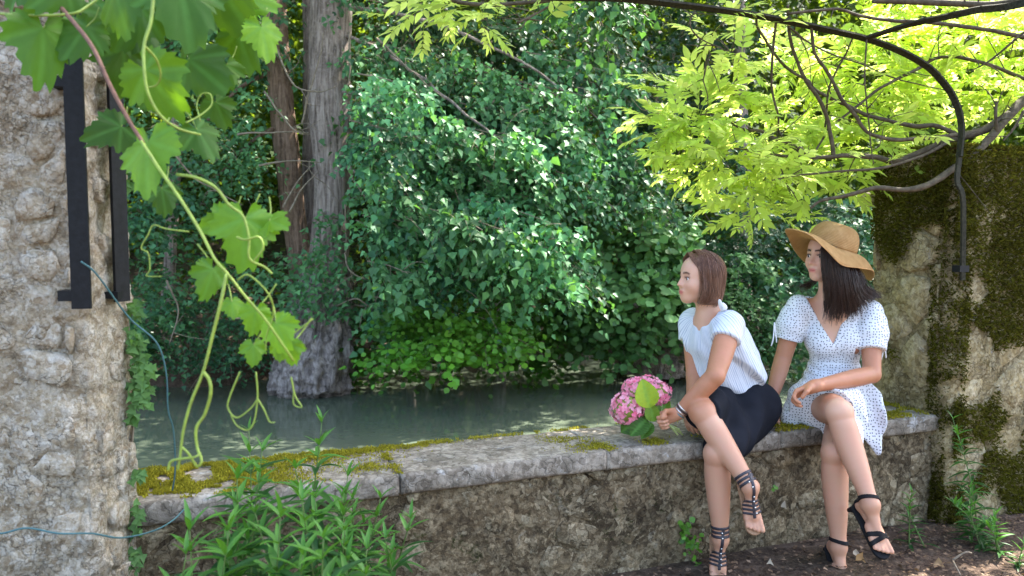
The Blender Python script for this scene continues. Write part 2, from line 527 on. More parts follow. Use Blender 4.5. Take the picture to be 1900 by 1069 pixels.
def masonry(parent, frame, w0, w1, h0, h1, dx, dy, gap, proud, mat, seed, flip=False, bare=0.15):
    rg = np.random.default_rng(seed)
    for poly in cells(w0, w1, h0, h1, dx, dy, rg):
        e = poly.max(0) - poly.min(0)
        if min(e) < 0.025: continue
        if rg.uniform() < bare: continue
        V, F = stone_piece(poly, frame, gap, proud * rg.uniform(0.45, 1.3), rg)
        if flip: F = [f[:, ::-1] for f in F]
        link('stone', mesh_np('stone', V, F), mat, parent)

def rough_sheet(frame, w0, w1, h0, h1, step, amp, seed, flip=False, sc=9, lift=0.0):
    a = np.arange(w0, w1 + step, step); b = np.arange(h0, h1 + step, step)
    a[-1] = w1; b[-1] = h1
    AA, BB = np.meshgrid(a, b, indexing='ij')
    Q = np.stack([AA, BB, AA * 0 + seed], -1)
    n = fbm(Q, sc, 5, seed) * amp * 0.6 + (0.5 - 1.3 * np.abs(fbm(Q * [1, .8, 1], sc * .7, 4, seed + 8))) * amp * 0.7 + lift
    V = np.array([frame(x, y, o) for x, y, o in zip(AA.ravel(), BB.ravel(), n.ravel())])
    idx = np.arange(AA.size).reshape(AA.shape)
    F = np.stack([idx[:-1, :-1], idx[1:, :-1], idx[1:, 1:], idx[:-1, 1:]], -1).reshape(-1, 4)
    return V, (F[:, ::-1] if flip else F)

def tufts(P, Nn, size, rg, tint=(0.5, 1.0), spread=0.7, width=0.35):
    """short moss shoots: one thin triangle pair each, standing on P along Nn"""
    n = len(P)
    d = nrm(Nn + rg.normal(0, spread, (n, 3)))
    s = nrm(np.cross(d, rg.normal(0, 1, (n, 3))))
    L = size * rg.uniform(0.6, 1.4, (n, 1))
    V = np.stack([P - s * L * width - d * L * 0.2, P + s * L * width - d * L * 0.2, P + d * L + s * L * 0.1], 1).reshape(-1, 3)
    F = np.arange(3 * n).reshape(-1, 3)
    C = np.stack([np.clip(rg.normal(tint[0], 0.3, n), 0, 1), np.clip(rg.normal(tint[1], 0.25, n), 0.4, 1.6), np.ones(n)], -1)
    return V, F, np.repeat(C, 3, 0)

# ================================================================ the parapet the two sit on
wall = thing('parapet_wall', 'low rubble stone wall with mossy flat coping slabs beside the river', 'wall', W(0.3, 0.18, 0))
CT = 0.49; CTH = 0.075
fr_front = lambda s, h, o: W(s, 0.035 - o, h)
V, F = rough_sheet(fr_front, -1.6, 2.12, -0.1, CT - CTH + 0.005, 0.014, 0.024, 2.0, lift=0.004)
mb = MB(); mb.add(V, F)
mb.box(W(0.26, 0.20, -0.40), [E_, -N_, [0, 0, 1]], (1.84, 0.145, 0.81))
link('wall_core', mb.mesh('wall_core'), M['mortar'], wall)
masonry(wall, fr_front, -1.5, 2.10, -0.04, CT - CTH, 0.17, 0.085, 0.002, 0.011, M['rubble'], 11, bare=0.2)

def coping_slab(u0, u1, seed):
    """a worn slab: rounded top edge, uneven surface"""
    rg = np.random.default_rng(seed)
    n = int((u1 - u0) / 0.02) + 1
    prof = []          # (v, z) from the underside front, over the top, to the underside back
    prof += [(0.03, -CTH), (0.012, -CTH), (0.004, -CTH + 0.006)]
    prof += [(0.0, z) for z in np.linspace(-CTH + 0.016, -0.012, 4)]
    prof += [(0.003, -0.004), (0.010, 0.0)]
    prof += [(v, 0.0) for v in np.linspace(0.03, 0.35, 18)]
    prof += [(0.368, -0.004), (0.374, -0.012), (0.376, -0.05), (0.372, -CTH), (0.34, -CTH)]
    prof = np.array(prof)
    uu = np.linspace(u0 + 0.003, u1 - 0.003, n)
    UU = np.repeat(uu[:, None], len(prof), 1)
    P = np.stack([UU, np.repeat(prof[None, :, 0], n, 0), np.repeat(prof[None, :, 1], n, 0)], -1)
    nz = fbm(P, 7, 5, seed) * 0.007 + fbm(P, 2.2, 2, seed + 4) * 0.006
    top = P[..., 2] > -0.008
    P[..., 2] += np.where(top, nz, 0) + rg.uniform(-0.003, 0.003)
    P[..., 1] += np.where(P[..., 1] < 0.02, fbm(P, 11, 4, seed + 2) * 0.012 + fbm(P, 3, 2, seed + 9) * 0.006, 0)
    V = O_ + P[..., :1] * E_ - P[..., 1:2] * N_
    V[..., 2] += P[..., 2] + CT
    m = len(prof)
    idx = np.arange(n * m).reshape(n, m)
    F = np.stack([idx[:-1, :-1], idx[1:, :-1], idx[1:, 1:], idx[:-1, 1:]], -1).reshape(-1, 4)
    VV = V.reshape(-1, 3)
    c0, c1 = V[0].mean(0), V[-1].mean(0)
    VV = np.concatenate([VV, [c0, c1]])
    jj = np.arange(m)
    F0 = np.stack([np.full(m, n * m), idx[0][jj], idx[0][(jj + 1) % m]], -1)
    F1 = np.stack([np.full(m, n * m + 1), idx[-1][(jj + 1) % m], idx[-1][jj]], -1)
    return VV, [F, F0, F1]
for i, (a, b) in enumerate(((-1.75, -0.41), (-0.41, 0.385), (0.385, 1.2), (1.2, 2.105))):
    V, F = coping_slab(a, b, 20 + i)
    link('coping_slab', mesh_np('coping_slab', V, F), M['coping'], wall)

# moss carpets on the coping
def coping_moss(name, spots, n, seed, size=0.008):
    rg = np.random.default_rng(seed)
    P = []
    for (u, v, ru, rv, k) in spots:
        m = int(n * k)
        a = rg.normal(0, 0.5, (m, 2))
        q = np.stack([u + a[:, 0] * ru, v + a[:, 1] * rv], -1)
        P.append(q)
    P = np.concatenate(P)
    P = P[(P[:, 1] > 0.004) & (P[:, 1] < 0.372) & (P[:, 0] < 2.09) & (P[:, 0] > -1.6)]
    Q = np.stack([P[:, 0], P[:, 1], P[:, 0] * 0], -1)
    keep = fbm(Q, 14, 4, seed) > -0.12
    P = P[keep]; Q = Q[keep]
    h = 0.004 + 0.012 * np.clip(fbm(Q, 25, 3, seed + 1) + 0.4, 0, 1)
    B = O_ + P[:, :1] * E_ - P[:, 1:] * N_
    B[:, 2] += CT + h * rg.uniform(0, 1, len(B))
    V, F, C = tufts(B, np.tile([0, 0, 1.0], (len(B), 1)), size, rg)
    mb = MB(); mb.add(V, F, C)
    link(name, mb.mesh(name, False), M['moss_yellow'], wall, kind='stuff')
coping_moss('moss', [(-1.25, 0.20, 0.42, 0.26, 1.6), (-1.02, 0.30, 0.5, 0.14, 1.3), (-0.8, 0.345, 0.5, 0.05, 0.7), (-0.62, 0.35, 0.5, 0.03, 0.3), (-1.0, 0.08, 0.3, 0.14, 0.7)], 9000, 31)
coping_moss('moss', [(-0.41, 0.2, 0.02, 0.3, 0.18), (-0.5, 0.12, 0.1, 0.06, 0.12), (0.0, 0.365, 0.6, 0.02, 0.25), (-0.3, 0.36, 0.3, 0.03, 0.15), (0.5, 0.36, 0.4, 0.02, 0.1), (0.30, 0.18, 0.1, 0.16, 0.2), (0.385, 0.05, 0.06, 0.1, 0.16), (0.62, 0.05, 0.05, 0.04, 0.1)], 8000, 32, 0.006)
coping_moss('moss', [(1.1, 0.12, 0.25, 0.2, 0.5), (1.32, 0.12, 0.3, 0.2, 0.7), (1.75, 0.12, 0.3, 0.2, 0.9), (1.95, 0.25, 0.2, 0.2, 0.8)], 6000, 33)

# ================================================================ tall mossy wall at the right
tall = thing('garden_wall', 'tall moss covered stone wall at the right end of the parapet', 'wall', W(2.5, 0.2, 0))
TU = 2.085; TH = 1.66; TF = -0.035; TBK = 0.40
def jag(s): return 0.03 * math.sin(s * 7) + 0.02 * math.sin(s * 17 + 1)
fr_end = lambda s, h, o: W(TU - o + 0.02 * math.sin(h * 4), s, h)          # s = v, faces the parapet
fr_fr = lambda s, h, o: W(s + (0.02 * math.sin(h * 4) if s < TU + 0.02 else 0), TF - o, h)
mb = MB()
def fr_tw(s, h, o):
    w = min(1, max(0, s / 0.08 + 0.5)); w = w * w * (3 - 2 * w)
    nn = nrm(N_ * w - E_ * (1 - w))
    base = W(TU + max(s, 0), TF + max(-s, 0), h)
    return base + nn * (o - max(0, 0.04 - abs(s)) * 0.35)
V, F = rough_sheet(fr_tw, -(TBK - TF), 2.9, -0.3, TH, 0.021, 0.036, 5.0, False, lift=0.005); mb.add(V, F)
fr_top = lambda s, h, o: W(s, h, TH - 0.004 + o + 0.02)
V, F = rough_sheet(fr_top, TU - 0.01, 5.0, TF - 0.01, TBK, 0.035, 0.03, 7.0); mb.add(V, F)
fr_bk = lambda s, h, o: W(s, TBK, h)
V, F = rough_sheet(fr_bk, TU, 5.0, -0.8, TH, 0.2, 0.0, 8.0, True); mb.add(V, F)
link('wall_core', mb.mesh('wall_core'), M['tallcore'], tall)
masonry(tall, fr_end, TF + 0.04, TBK - 0.01, 0.0, TH - 0.05, 0.23, 0.16, 0.004, 0.014, M['tall'], 41, True)
masonry(tall, fr_fr, TU + 0.04, 3.3, 0.0, TH - 0.05, 0.26, 0.17, 0.004, 0.014, M['tall'], 42)

def wall_moss(frame, w0, w1, h0, h1, n, seed, dens, nvec):
    rg = np.random.default_rng(seed)
    a = rg.uniform(w0, w1, n); b = rg.uniform(h0, h1, n)
    Q = np.stack([a, b, a * 0 + seed], -1)
    keep = fbm(Q, 4.2, 5, seed) * 0.9 + dens(a, b) > rg.uniform(-0.05, 0.1, n)
    a, b, Q = a[keep], b[keep], Q[keep]
    B = np.array([frame(x, y, 0.012 + 0.022 * rg.uniform()) for x, y in zip(a, b)])
    V, F, C = tufts(B, np.tile(nvec, (len(B), 1)), 0.015, rg, (0.35, 0.9), 0.8, 0.28)
    light = np.clip(0.35 + 0.7 * fbm(Q, 6, 3, seed + 5) + np.clip((b - 1.25) * 0.5, 0, 0.4), 0, 1)
    C[:, 0] = np.clip(np.repeat(light, 3) + rg.normal(0, 0.15, len(C)), 0, 1)
    return V, F, C
mb = MB()
d_end = lambda a, b: np.clip((b - 1.16) * 1.9, -0.42, 0.65) + np.clip(0.12 - a, 0, 1) * 0.9 + np.clip(0.62 - b, 0, 1) * 0.9 - np.clip(a - 0.22, 0, 1) * 0.9
d_fr = lambda a, b: np.clip((b - 0.9) * 0.6, -0.08, 0.4) + 0.08
mb.add(*wall_moss(fr_end, TF, TBK, 0.0, TH + 0.02, 26000, 51, d_end, -E_))
mb.add(*wall_moss(fr_fr, TU, 3.1, 0.0, TH + 0.02, 52000, 52, d_fr, N_))
mb.add(*wall_moss(fr_tw, -0.09, 0.09, 0.0, TH, 9000, 54, lambda a, b: np.clip((b - 0.9) * 0.6, -0.1, 0.4) - 0.03, nrm(N_ - E_)))
mb.add(*wall_moss(fr_top, TU, 4.0, TF, TBK, 22000, 53, lambda a, b: 0.6 + 0 * a, np.array([0, 0, 1.0])))
link('moss', mb.mesh('moss', False), M['moss_dark'], tall, kind='stuff')

mb = MB(); mb.box(A(1619, 366, 4.15), [nrm(E_ + [0, 0, .25]), -N_, nrm(np.array([-.25, 0, 1.0]))], (.05, .07, .018)); mb.box(A(1622, 378, 4.16), [E_, -N_, [0, 0, 1]], (.045, .06, .016))
link('edge_tile', mb.mesh('edge_tile', False), M['coping'], tall)

# ================================================================ pale rough pillar at the left, close to the camera
pil = thing('stone_pillar', 'pale crumbling stone pillar close by at the left edge', 'pillar', (-1.4, 2.3, 0))
PC = np.array([-1.160, 2.19, 0]); PSD = 0.245
PFx = nrm(np.array([-1.0, -0.16, 0])); PFn = np.array([PFx[1], -PFx[0], 0]) * 1.0
if PFn[1] > 0: PFn = -PFn
PSx = np.array([0.0, 1.0, 0]); PSn = np.array([1.0, 0, 0])
fr_pf = lambda s, h, o: PC + PFx * s + PFn * o + np.array([0, 0, h])
fr_ps = lambda s, h, o: PC + PSx * s + PSn * o + np.array([0, 0, h])
mb = MB()
def fr_pw(s, h, o):
    w = min(1, max(0, s / 0.05 + 0.5)); w = w * w * (3 - 2 * w)
    nn = nrm(PFn * w + PSn * (1 - w))
    base = PC + (PFx * s if s >= 0 else PSx * -s)
    rd = max(0, 0.025 - abs(s)) * 0.35
    return base + nn * (o - rd) + np.array([0, 0, h])
V, F = rough_sheet(fr_pw, -PSD, 0.75, -0.1, 2.3, 0.010, 0.036, 12.0, True, 15, -0.004); mb.add(V, F)
bk = PC + PSx * PSD
fr_pb = lambda s, h, o: bk + PFx * s + np.array([0, 0, h])
V, F = rough_sheet(fr_pb, 0, 0.75, -1.0, 2.3, 0.15, 0.0, 14.0); mb.add(V, F)
V, F = rough_sheet(lambda s, h, o: PC + PFx * s + PSx * h + np.array([0, 0, 2.3]), 0, 0.75, 0, PSD, 0.1, 0.0, 15.0, True); mb.add(V, F)
link('pillar_core', mb.mesh('pillar_core'), M['pillarcore'], pil)
masonry(pil, fr_pf, 0.03, 0.5, 0.0, 2.25, 0.11, 0.09, 0.005, 0.012, M['pillar'], 61, True, 0.45)
masonry(pil, fr_ps, 0.03, PSD - 0.01, 0.0, 2.25, 0.09, 0.085, 0.005, 0.011, M['pillar'], 62, bare=0.45)

# ================================================================ iron pergola arch
iron = thing('iron_pergola', 'black flat iron pergola arch fixed to the pillar and the mossy wall', 'pergola', (-1.2, 2.15, 1.0))
def flatbar(name, P, wide, thick, side, parent=iron, mat='iron'):
    """a flat iron bar along P; side = direction of its broad face's width"""
    P = np.asarray(P, float); n = len(P)
    T = nrm(np.gradient(P, axis=0))
    S = np.asarray(side, float) - T * (T @ np.asarray(side, float))[:, None]
    S = nrm(S); B = np.cross(T, S)
    V = np.concatenate([P[:, None] + (sx * S * wide / 2 + sy * B * thick / 2)[:, None] for sx, sy in ((-1, -1), (1, -1), (1, 1), (-1, 1))], 1).reshape(-1, 3)
    F = [[i * 4 + k, i * 4 + (k + 1) % 4, i * 4 + 4 + (k + 1) % 4, i * 4 + 4 + k] for i in range(n - 1) for k in range(4)]
    F += [[3, 2, 1, 0], [4 * n - 4, 4 * n - 3, 4 * n - 2, 4 * n - 1]]
    mb = MB(); mb.add(V, np.array(F))
    return link(name, mb.mesh(name, False), M[mat], parent)
b1 = A(152, 573, 2.135); b1t = np.array([b1[0], b1[1], 2.02])
flatbar('post', [b1, b1t], 0.048, 0.010, PFx)
b2 = A(220, 560, 2.30); b2 = np.array([-1.118, 2.31, b2[2]])
flatbar('post', [b2, b2 + [0, 0, 0.9]], 0.05, 0.010, (0.35, 0.94, 0))
r0 = A(1786, 520, 3.52)
archpx = [(1780, 292, 3.52), (1784, 232, 3.56), (1772, 187, 3.57), (1750, 153, 3.56), (1720, 123, 3.54), (1668, 94, 3.5), (1604, 71, 3.46), (1537, 56, 3.40), (1458, 39, 3.34), (1387, 26, 3.28), (1293, 13, 3.2), (1160, -2, 3.1), (900, -25, 2.86), (640, -15, 2.62), (400, 0, 2.4)]
arch = np.array([A(*q) for q in archpx])
arch = np.concatenate([arch[:-2], [arch[-3] * 0.5 + b1t * 0.5 + [-0.05, 0, 0.26], b1t + [0.22, 0.08, 0.26], b1t + [0.04, 0.01, 0.12], b1t]])
flatbar('arch_bar', spline(arch, 90), 0.030, 0.010, (0.25, -0.9, 0.35), mat='oldiron')
flatbar('post', spline([r0, A(1787, 374, 3.50), A(1776, 337, 3.50), A(1780, 292, 3.52)], 14), 0.024, 0.010, E_, mat='oldiron')
flatbar('brace_bar', spline([A(*q) for q in ((1604, 72, 3.46), (1686, 46, 3.36), (1761, 30, 3.25), (1817, 18, 3.15), (1900, 6, 3.0), (2100, -60, 2.6))], 30), 0.026, 0.010, (0.3, -0.9, 0.3), mat='oldiron')
for z in (1.17, 1.73):
    br = MB()
    br.box(b1 * [1, 1, 0] + [-0.034, 0.03, z - 0.02], [PFx, PFn, [0, 0, 1]], (0.030, 0.035, 0.014))
    link('wall_bracket', br.mesh('wall_bracket', False), M['iron'], iron)
br = MB(); br.box(b2 + [-0.03, 0.0, 0.02], [[1, 0, 0], [0, 1, 0], [0, 0, 1]], (0.035, 0.035, 0.010))
link('wall_bracket', br.mesh('wall_bracket', False), M['iron'], iron)
br = MB(); br.box(r0 + N_ * -0.012 + [0, 0, 0.05], [E_, N_, [0, 0, 1]], (0.028, 0.02, 0.014))
link('wall_bracket', br.mesh('wall_bracket', False), M['iron'], iron)
# ================================================================ leaves
# templates: blade from (0,0) to (0,1) along y, x across, folded a little along the midrib
T_DELTA = (np.array([[0, 0, 0], [-.42, .22, .06], [-.22, .62, .03], [0, 1, -.10], [.22, .62, .03], [.42, .22, .06], [0, .4, -.03]], float),
           np.array([[0, 6, 1], [1, 6, 2], [2, 6, 3], [3, 6, 4], [4, 6, 5], [5, 6, 0]])[:, ::-1])
T_ROUND = (np.array([[0, 0, 0], [-.40, .25, .05], [-.44, .62, .05], [0, .98, -.06], [.44, .62, .05], [.40, .25, .05], [0, .5, -.05]], float),
           np.array([[0, 6, 1], [1, 6, 2], [2, 6, 3], [3, 6, 4], [4, 6, 5], [5, 6, 0]])[:, ::-1])
T_IVY = (np.array([[0, 0, 0], [-.45, .12, .04], [-.22, .45, .03], [0, 1, -.05], [.22, .45, .03], [.45, .12, .04], [0, .3, -.04]], float), T_DELTA[1])
T_LANCE = (np.array([[0, 0, 0], [-.19, .3, .03], [-.16, .62, .0], [0, 1, -.12], [.16, .62, .0], [.19, .3, .03], [0, .35, -.015], [0, .66, -.04]], float),
           np.array([[0, 6, 1], [1, 6, 7], [1, 7, 2], [2, 7, 3], [3, 7, 4], [4, 7, 5], [5, 7, 6], [5, 6, 0]])[:, ::-1])

def place_leaves(T, P, D, Nn, size, rg, tint=0.4, tsd=0.25, val=1.0, vsd=0.18):
    """P base points, D blade directions, Nn face normals (made perpendicular)"""
    TV, TF = T
    D = nrm(D)
    Nn = nrm(Nn - D * np.sum(Nn * D, 1, keepdims=True))
    S = np.cross(D, Nn)
    L = np.asarray(size).reshape(-1, 1, 1) * np.ones((len(P), 1, 1))
    V = P[:, None] + L * (TV[None, :, 0:1] * S[:, None] + TV[None, :, 1:2] * D[:, None] + TV[None, :, 2:3] * Nn[:, None])
    k = len(TV)
    F = (TF[None] + (np.arange(len(P)) * k)[:, None, None]).reshape(-1, TF.shape[1])
    C = np.stack([np.clip(rg.normal(tint, tsd, len(P)), 0, 1), np.clip(rg.normal(val, vsd, len(P)), 0.4, 1.7), np.ones(len(P))], -1)
    return V.reshape(-1, 3), F, np.repeat(C, k, 0)

T_FAR = (np.array([[0, 0, 0], [-.36, .4, .06], [0, 1, -.06], [.36, .4, .06]], float), np.array([[0, 2, 1], [0, 3, 2]]))
DENS = 1.5
CAMP = np.array([0, 0, CAMZ])
def sprays(centers, dirs, length, nleaf, T, leafsize, rg, droop=0.5, hang=0.5, facing=0.35, tint=0.4, val=1.0, spread=0.12, twigs=None, twig_r=0.003):
    """leafy twigs: each starts at a centre, runs along dir and droops; leaves alternate along it"""
    n = len(centers)
    t = np.linspace(0.1, 1.0, nleaf)
    L = length * rg.uniform(0.6, 1.35, (n, 1, 1))
    d = nrm(dirs)[:, None]
    pts = centers[:, None] + d * L * t[None, :, None]
    pts[..., 2] -= (droop * L[..., 0] * t[None] ** 2)
    side = nrm(np.cross(d[:, 0], [0, 0, 1.0]) + 1e-4)[:, None]
    alt = np.where(np.arange(nleaf) % 2 == 0, 1.0, -1.0)[None, :, None]
    P = pts + rg.normal(0, spread * length, pts.shape)
    D = d * 0.6 + side * alt * 0.8 + rg.normal(0, 0.35, pts.shape)
    D[..., 2] -= hang * rg.uniform(0.4, 1.6, D.shape[:2])
    up = np.array([0, 0, 1.0])
    toc = nrm(CAMP - P.reshape(-1, 3)).reshape(P.shape)
    Nn = up + toc * facing + rg.normal(0, 0.45, P.shape)
    sz = leafsize * rg.uniform(0.55, 1.25, (n, nleaf))
    vv = val * np.repeat(rg.normal(1.0, 0.12, (n, 1)), nleaf, 1)
    V, F, C = place_leaves(T, P.reshape(-1, 3), D.reshape(-1, 3), Nn.reshape(-1, 3), sz.ravel(), rg, tint)
    C[:, 1] *= np.repeat(vv.ravel(), len(T[0]))
    if twigs is not None:
        for i in range(0, n, 3):
            q = np.concatenate([centers[i:i + 1] - d[i] * 0.12 * length, pts[i, ::max(1, nleaf // 4)]])
            twigs.tube(q, np.linspace(twig_r * 1.5, twig_r * 0.5, len(q)), 3, cap=False)
    return V, F, C

def clump(px, py, rx, ry, Y, n, rg, depth=None, front=0.5):
    """spray centres on the outer, upper, near part of a rounded mass seen at px, py"""
    c = A(px, py, Y)
    k = Y / FPX
    n = int(n * DENS)
    rad = np.array([rx * k, (depth or (rx + ry) / 2 * k * 1.1), ry * k])
    q = nrm(rg.normal(0, 1, (n, 3)))
    q[:, 1] -= front; q[:, 2] += 0.15
    q = nrm(q) * rg.uniform(0.35, 1.0, (n, 1)) ** 0.6
    return c + q * rad, nrm(q * [1, 1.0, 0.5])

def limb(mb, pts, r0, r1, sides=8, n=18, knot=0.0, rg=None):
    P = spline(np.asarray(pts), n)
    if knot: P = P + fbm(P, 6, 3, 2)[:, None] * knot
    mb.tube(P, np.linspace(r0, r1, n), sides)

def trunk_mesh(stations, seed, ridges=9, rough=0.05, nseg=90, sides=40, gnarl=0.0):
    """furrowed trunk: stations of (x, y, z, radius)"""
    S = np.array(stations, float)
    P = spline(S[:, :3], nseg); r = spline(np.stack([S[:, 3]] * 3, 1), nseg)[:, 0]
    a = np.linspace(0, 2 * np.pi, sides, endpoint=False)
    AA, ZZ = np.meshgrid(a, np.arange(nseg), indexing='xy')
    base = np.stack([np.cos(AA) * 1.6, np.sin(AA) * 1.6, P[:, 2][:, None] * 1.3 + AA * 0], -1)
    n = fbm(base * [3, 3, 0.8], 1.6, 4, seed) * rough + fbm(base, 1.1, 2, seed + 5) * rough * 1.2
    if gnarl: n = n + (0.4 - np.abs(fbm(base * [2.2, 2.2, 3.0], 1.5, 4, seed + 11)) * 1.4) * gnarl
    rr = r[:, None] * (1 + n)
    V = np.stack([P[:, 0][:, None] + np.cos(AA) * rr, P[:, 1][:, None] + np.sin(AA) * rr, P[:, 2][:, None] + 0 * AA], -1).reshape(-1, 3)
    idx = np.arange(nseg * sides).reshape(nseg, sides)
    F = np.stack([idx[:-1], np.roll(idx[:-1], -1, 1), np.roll(idx[1:], -1, 1), idx[1:]], -1).reshape(-1, 4)
    return V, F

def st(px, py, Y, wpx):
    q = A(px, py, Y); return (q[0], q[1], q[2], wpx / 2 * Y / FPX)

def plant(name, label, cat, base, group=None):
    b = base.copy() if hasattr(base, 'copy') else np.array(base)
    return thing(name, label, cat, b, group)

# ---------------------------------------------------------------- the big poplar and its neighbour
rg = np.random.default_rng(101)
pop = plant('poplar_tree', 'large poplar with furrowed grey trunk and swollen base in the water', 'tree', A(575, 728, 8.0))
V, F = trunk_mesh([st(612, -700, 8.1, 56), st(614, -250, 8.1, 66), st(615, 0, 8.05, 74), st(612, 200, 8.0, 76), st(616, 330, 8.0, 66), st(612, 450, 7.98, 74), st(606, 510, 7.96, 84)], 3, rough=0.10)
mb = MB(); mb.add(V, F); link('trunk', mb.mesh('trunk'), M['bark'], pop)
V, F = trunk_mesh([st(606, 500, 7.96, 82), st(600, 540, 7.95, 96), st(592, 580, 7.9, 110), st(586, 630, 7.85, 128), st(580, 680, 7.85, 138), st(578, 712, 7.85, 142), st(578, 735, 7.9, 130), st(578, 790, 7.9, 120)], 4, rough=0.30, nseg=110, sides=96, gnarl=0.34)
mb = MB(); mb.add(V, F); link('swollen_base', mb.mesh('swollen_base'), M['stump'], pop)
mb = MB(); tw = MB()
limbs = [[(625, 60, 8), (700, 90, 7.8), (800, 160, 7.5), (930, 260, 7.3), (1060, 330, 7.3)],
         [(620, 10, 8), (760, 30, 7.9), (920, 90, 7.8), (1060, 180, 7.8), (1180, 290, 7.9)],
         [(620, 170, 8), (680, 180, 7.5), (720, 230, 7.1)],
         [(620, 300, 8), (720, 350, 7.6), (840, 400, 7.2), (980, 450, 7.2)],
         [(620, -120, 8), (800, -60, 7), (980, -10, 6.2), (1100, 10, 5.6)],
         [(625, 260, 8), (740, 222, 8.2), (830, 210, 8.2)]]
for L in limbs:
    limb(mb, [A(*q) for q in L], 0.022, 0.006, 7, 20, 0.03)
link('limbs', mb.mesh('limbs'), M['bark'], pop)
PC_ = [(722, 200, 56, 62, 7.1, 52), (695, 255, 40, 46, 6.9, 30), (672, 285, 22, 22, 6.9, 8), (740, 130, 80, 50, 8, 45), (850, 190, 90, 55, 7.9, 60), (950, 180, 90, 45, 7.8, 60),
       (1060, 150, 90, 45, 8.1, 50), (1150, 120, 80, 50, 8.3, 40), (800, 300, 80, 40, 7.5, 55), (900, 280, 85, 42, 7.4, 65), (1000, 265, 80, 42, 7.5, 60), (1090, 260, 70, 38, 7.8, 45),
       (1150, 320, 60, 34, 7.9, 40), (960, 340, 70, 30, 7.3, 40), (1050, 345, 60, 26, 7.4, 30), (760, 385, 60, 40, 7.1, 46), (850, 400, 80, 42, 7.0, 66), (950, 430, 80, 45, 7.1, 66), (1025, 480, 55, 36, 7.2, 36),
       (720, 470, 36, 50, 7.3, 26), (820, 490, 60, 36, 7.3, 36), (900, 490, 70, 36, 7.2, 42), (870, 60, 120, 50, 8.8, 55), (1000, 70, 100, 50, 8.8, 50), (760, 30, 70, 40, 8.6, 34), (665, 60, 30, 70, 7.9, 12), (705, 390, 30, 46, 7.6, 14), (700, 560, 40, 36, 7.8, 18), (735, 545, 50, 40, 7.9, 20)]
V_ = []
fol = MB()
for (x, y, rx, ry, Y, n) in PC_:
    nb_ = 3 if n > 30 else 2
    for k in range(nb_):
        y0 = y + ry * (-0.75 + 1.3 * k / max(1, nb_ - 1)) + rg.normal(0, 6)
        Yk = Y + rg.normal(0, 0.22)
        bp = spline([A(x - rx * 1.05, y0 - rx * 0.22, Yk + .15), A(x, y0, Yk), A(x + rx * 1.05, y0 + rx * rg.uniform(.25, .5), Yk - .2)], 24)
        m = int(n * 1.75 / nb_) + 3
        i = rg.integers(0, 24, m)
        c = bp[i] + rg.normal(0, .045, (m, 3)) + [0, 0, -.02]
        d = np.stack([rg.normal(.35, .55, m), rg.normal(-.35, .5, m), rg.normal(-.15, .35, m)], -1)
        lv = np.clip(1.9 - (Yk - 6.9) * 0.6, 0.45, 1.75) * rg.uniform(0.55, 1.45)  # near boughs toned lighter, deep ones darker: shade put into leaf colour
        fol.add(*sprays(c, d, 0.30, 12, T_DELTA, 0.068 * rg.uniform(0.75, 1.25), rg, 0.75, 0.95, 0.6, rg.uniform(0.05, 0.95), lv, 0.10, tw))
        tw.tube(bp, np.linspace(.009, .003, 24), 4, cap=False)
c, d = clump(1100, 15, 78, 34, 5.4, 34, rg)
fol.add(*sprays(c, d, 0.22, 13, T_DELTA, 0.068, rg, 0.6, 0.9, 0.6, 0.6, 1.1, 0.14, tw))
link('foliage', fol.mesh('foliage'), M['poplar'], pop, kind='stuff')
link('twigs', tw.mesh('twigs'), M['twig'], pop, kind='stuff')

pop2 = plant('poplar_tree', 'thinner reddish poplar trunk left of the swollen trunk', 'tree', A(545, 735, 8.35))
V, F = trunk_mesh([st(480, -600, 8.6, 40), st(498, -200, 8.5, 44), st(512, 60, 8.4, 46), st(520, 160, 8.35, 46), st(534, 300, 8.3, 46), st(548, 420, 8.3, 44), st(562, 520, 8.3, 50), st(560, 650, 8.3, 66), st(556, 780, 8.3, 80)], 8, rough=0.13)
mb = MB(); mb.add(V, F); link('trunk', mb.mesh('trunk'), M['redbark'], pop2)
mb = MB(); tw = MB()
for L in ([(515, 130, 8.4), (450, 160, 8.2), (380, 230, 7.9), (310, 320, 7.7)], [(525, 230, 8.3), (470, 260, 8.1), (400, 330, 7.9)], [(505, 0, 8.4), (400, 30, 8.2), (290, 100, 8)]):
    limb(mb, [A(*q) for q in L], 0.026, 0.008, 6, 18, 0.02)
link('limbs', mb.mesh('limbs'), M['redbark'], pop2)
fol = MB()
for (x, y, rx, ry, Y, n) in [(300, 320, 70, 55, 7.6, 40), (275, 430, 55, 50, 7.5, 30), (370, 270, 60, 50, 7.9, 34), (430, 310, 60, 55, 8.1, 34), (470, 230, 40, 60, 8.3, 22), (340, 400, 50, 40, 7.9, 24), (430, 90, 90, 70, 8.6, 44), (520, 60, 28, 50, 8.0, 10), (300, 120, 90, 70, 8.4, 44), (200, 250, 90, 90, 8.2, 44), (330, 60, 60, 50, 8.2, 30)]:
    c, d = clump(x, y, rx, ry, Y, int(n * 1.1), rg)
    fol.add(*sprays(c, d + [-.2, -.2, 0], 0.30, 12, T_DELTA, 0.062 * rg.uniform(.8, 1.25), rg, 0.6, 0.85, 0.5, rg.uniform(.1, .8), rg.uniform(.8, 1.7), 0.13, tw))
link('foliage', fol.mesh('foliage'), M['poplar'], pop2, kind='stuff')
link('twigs', tw.mesh('twigs'), M['twig'], pop2, kind='stuff')

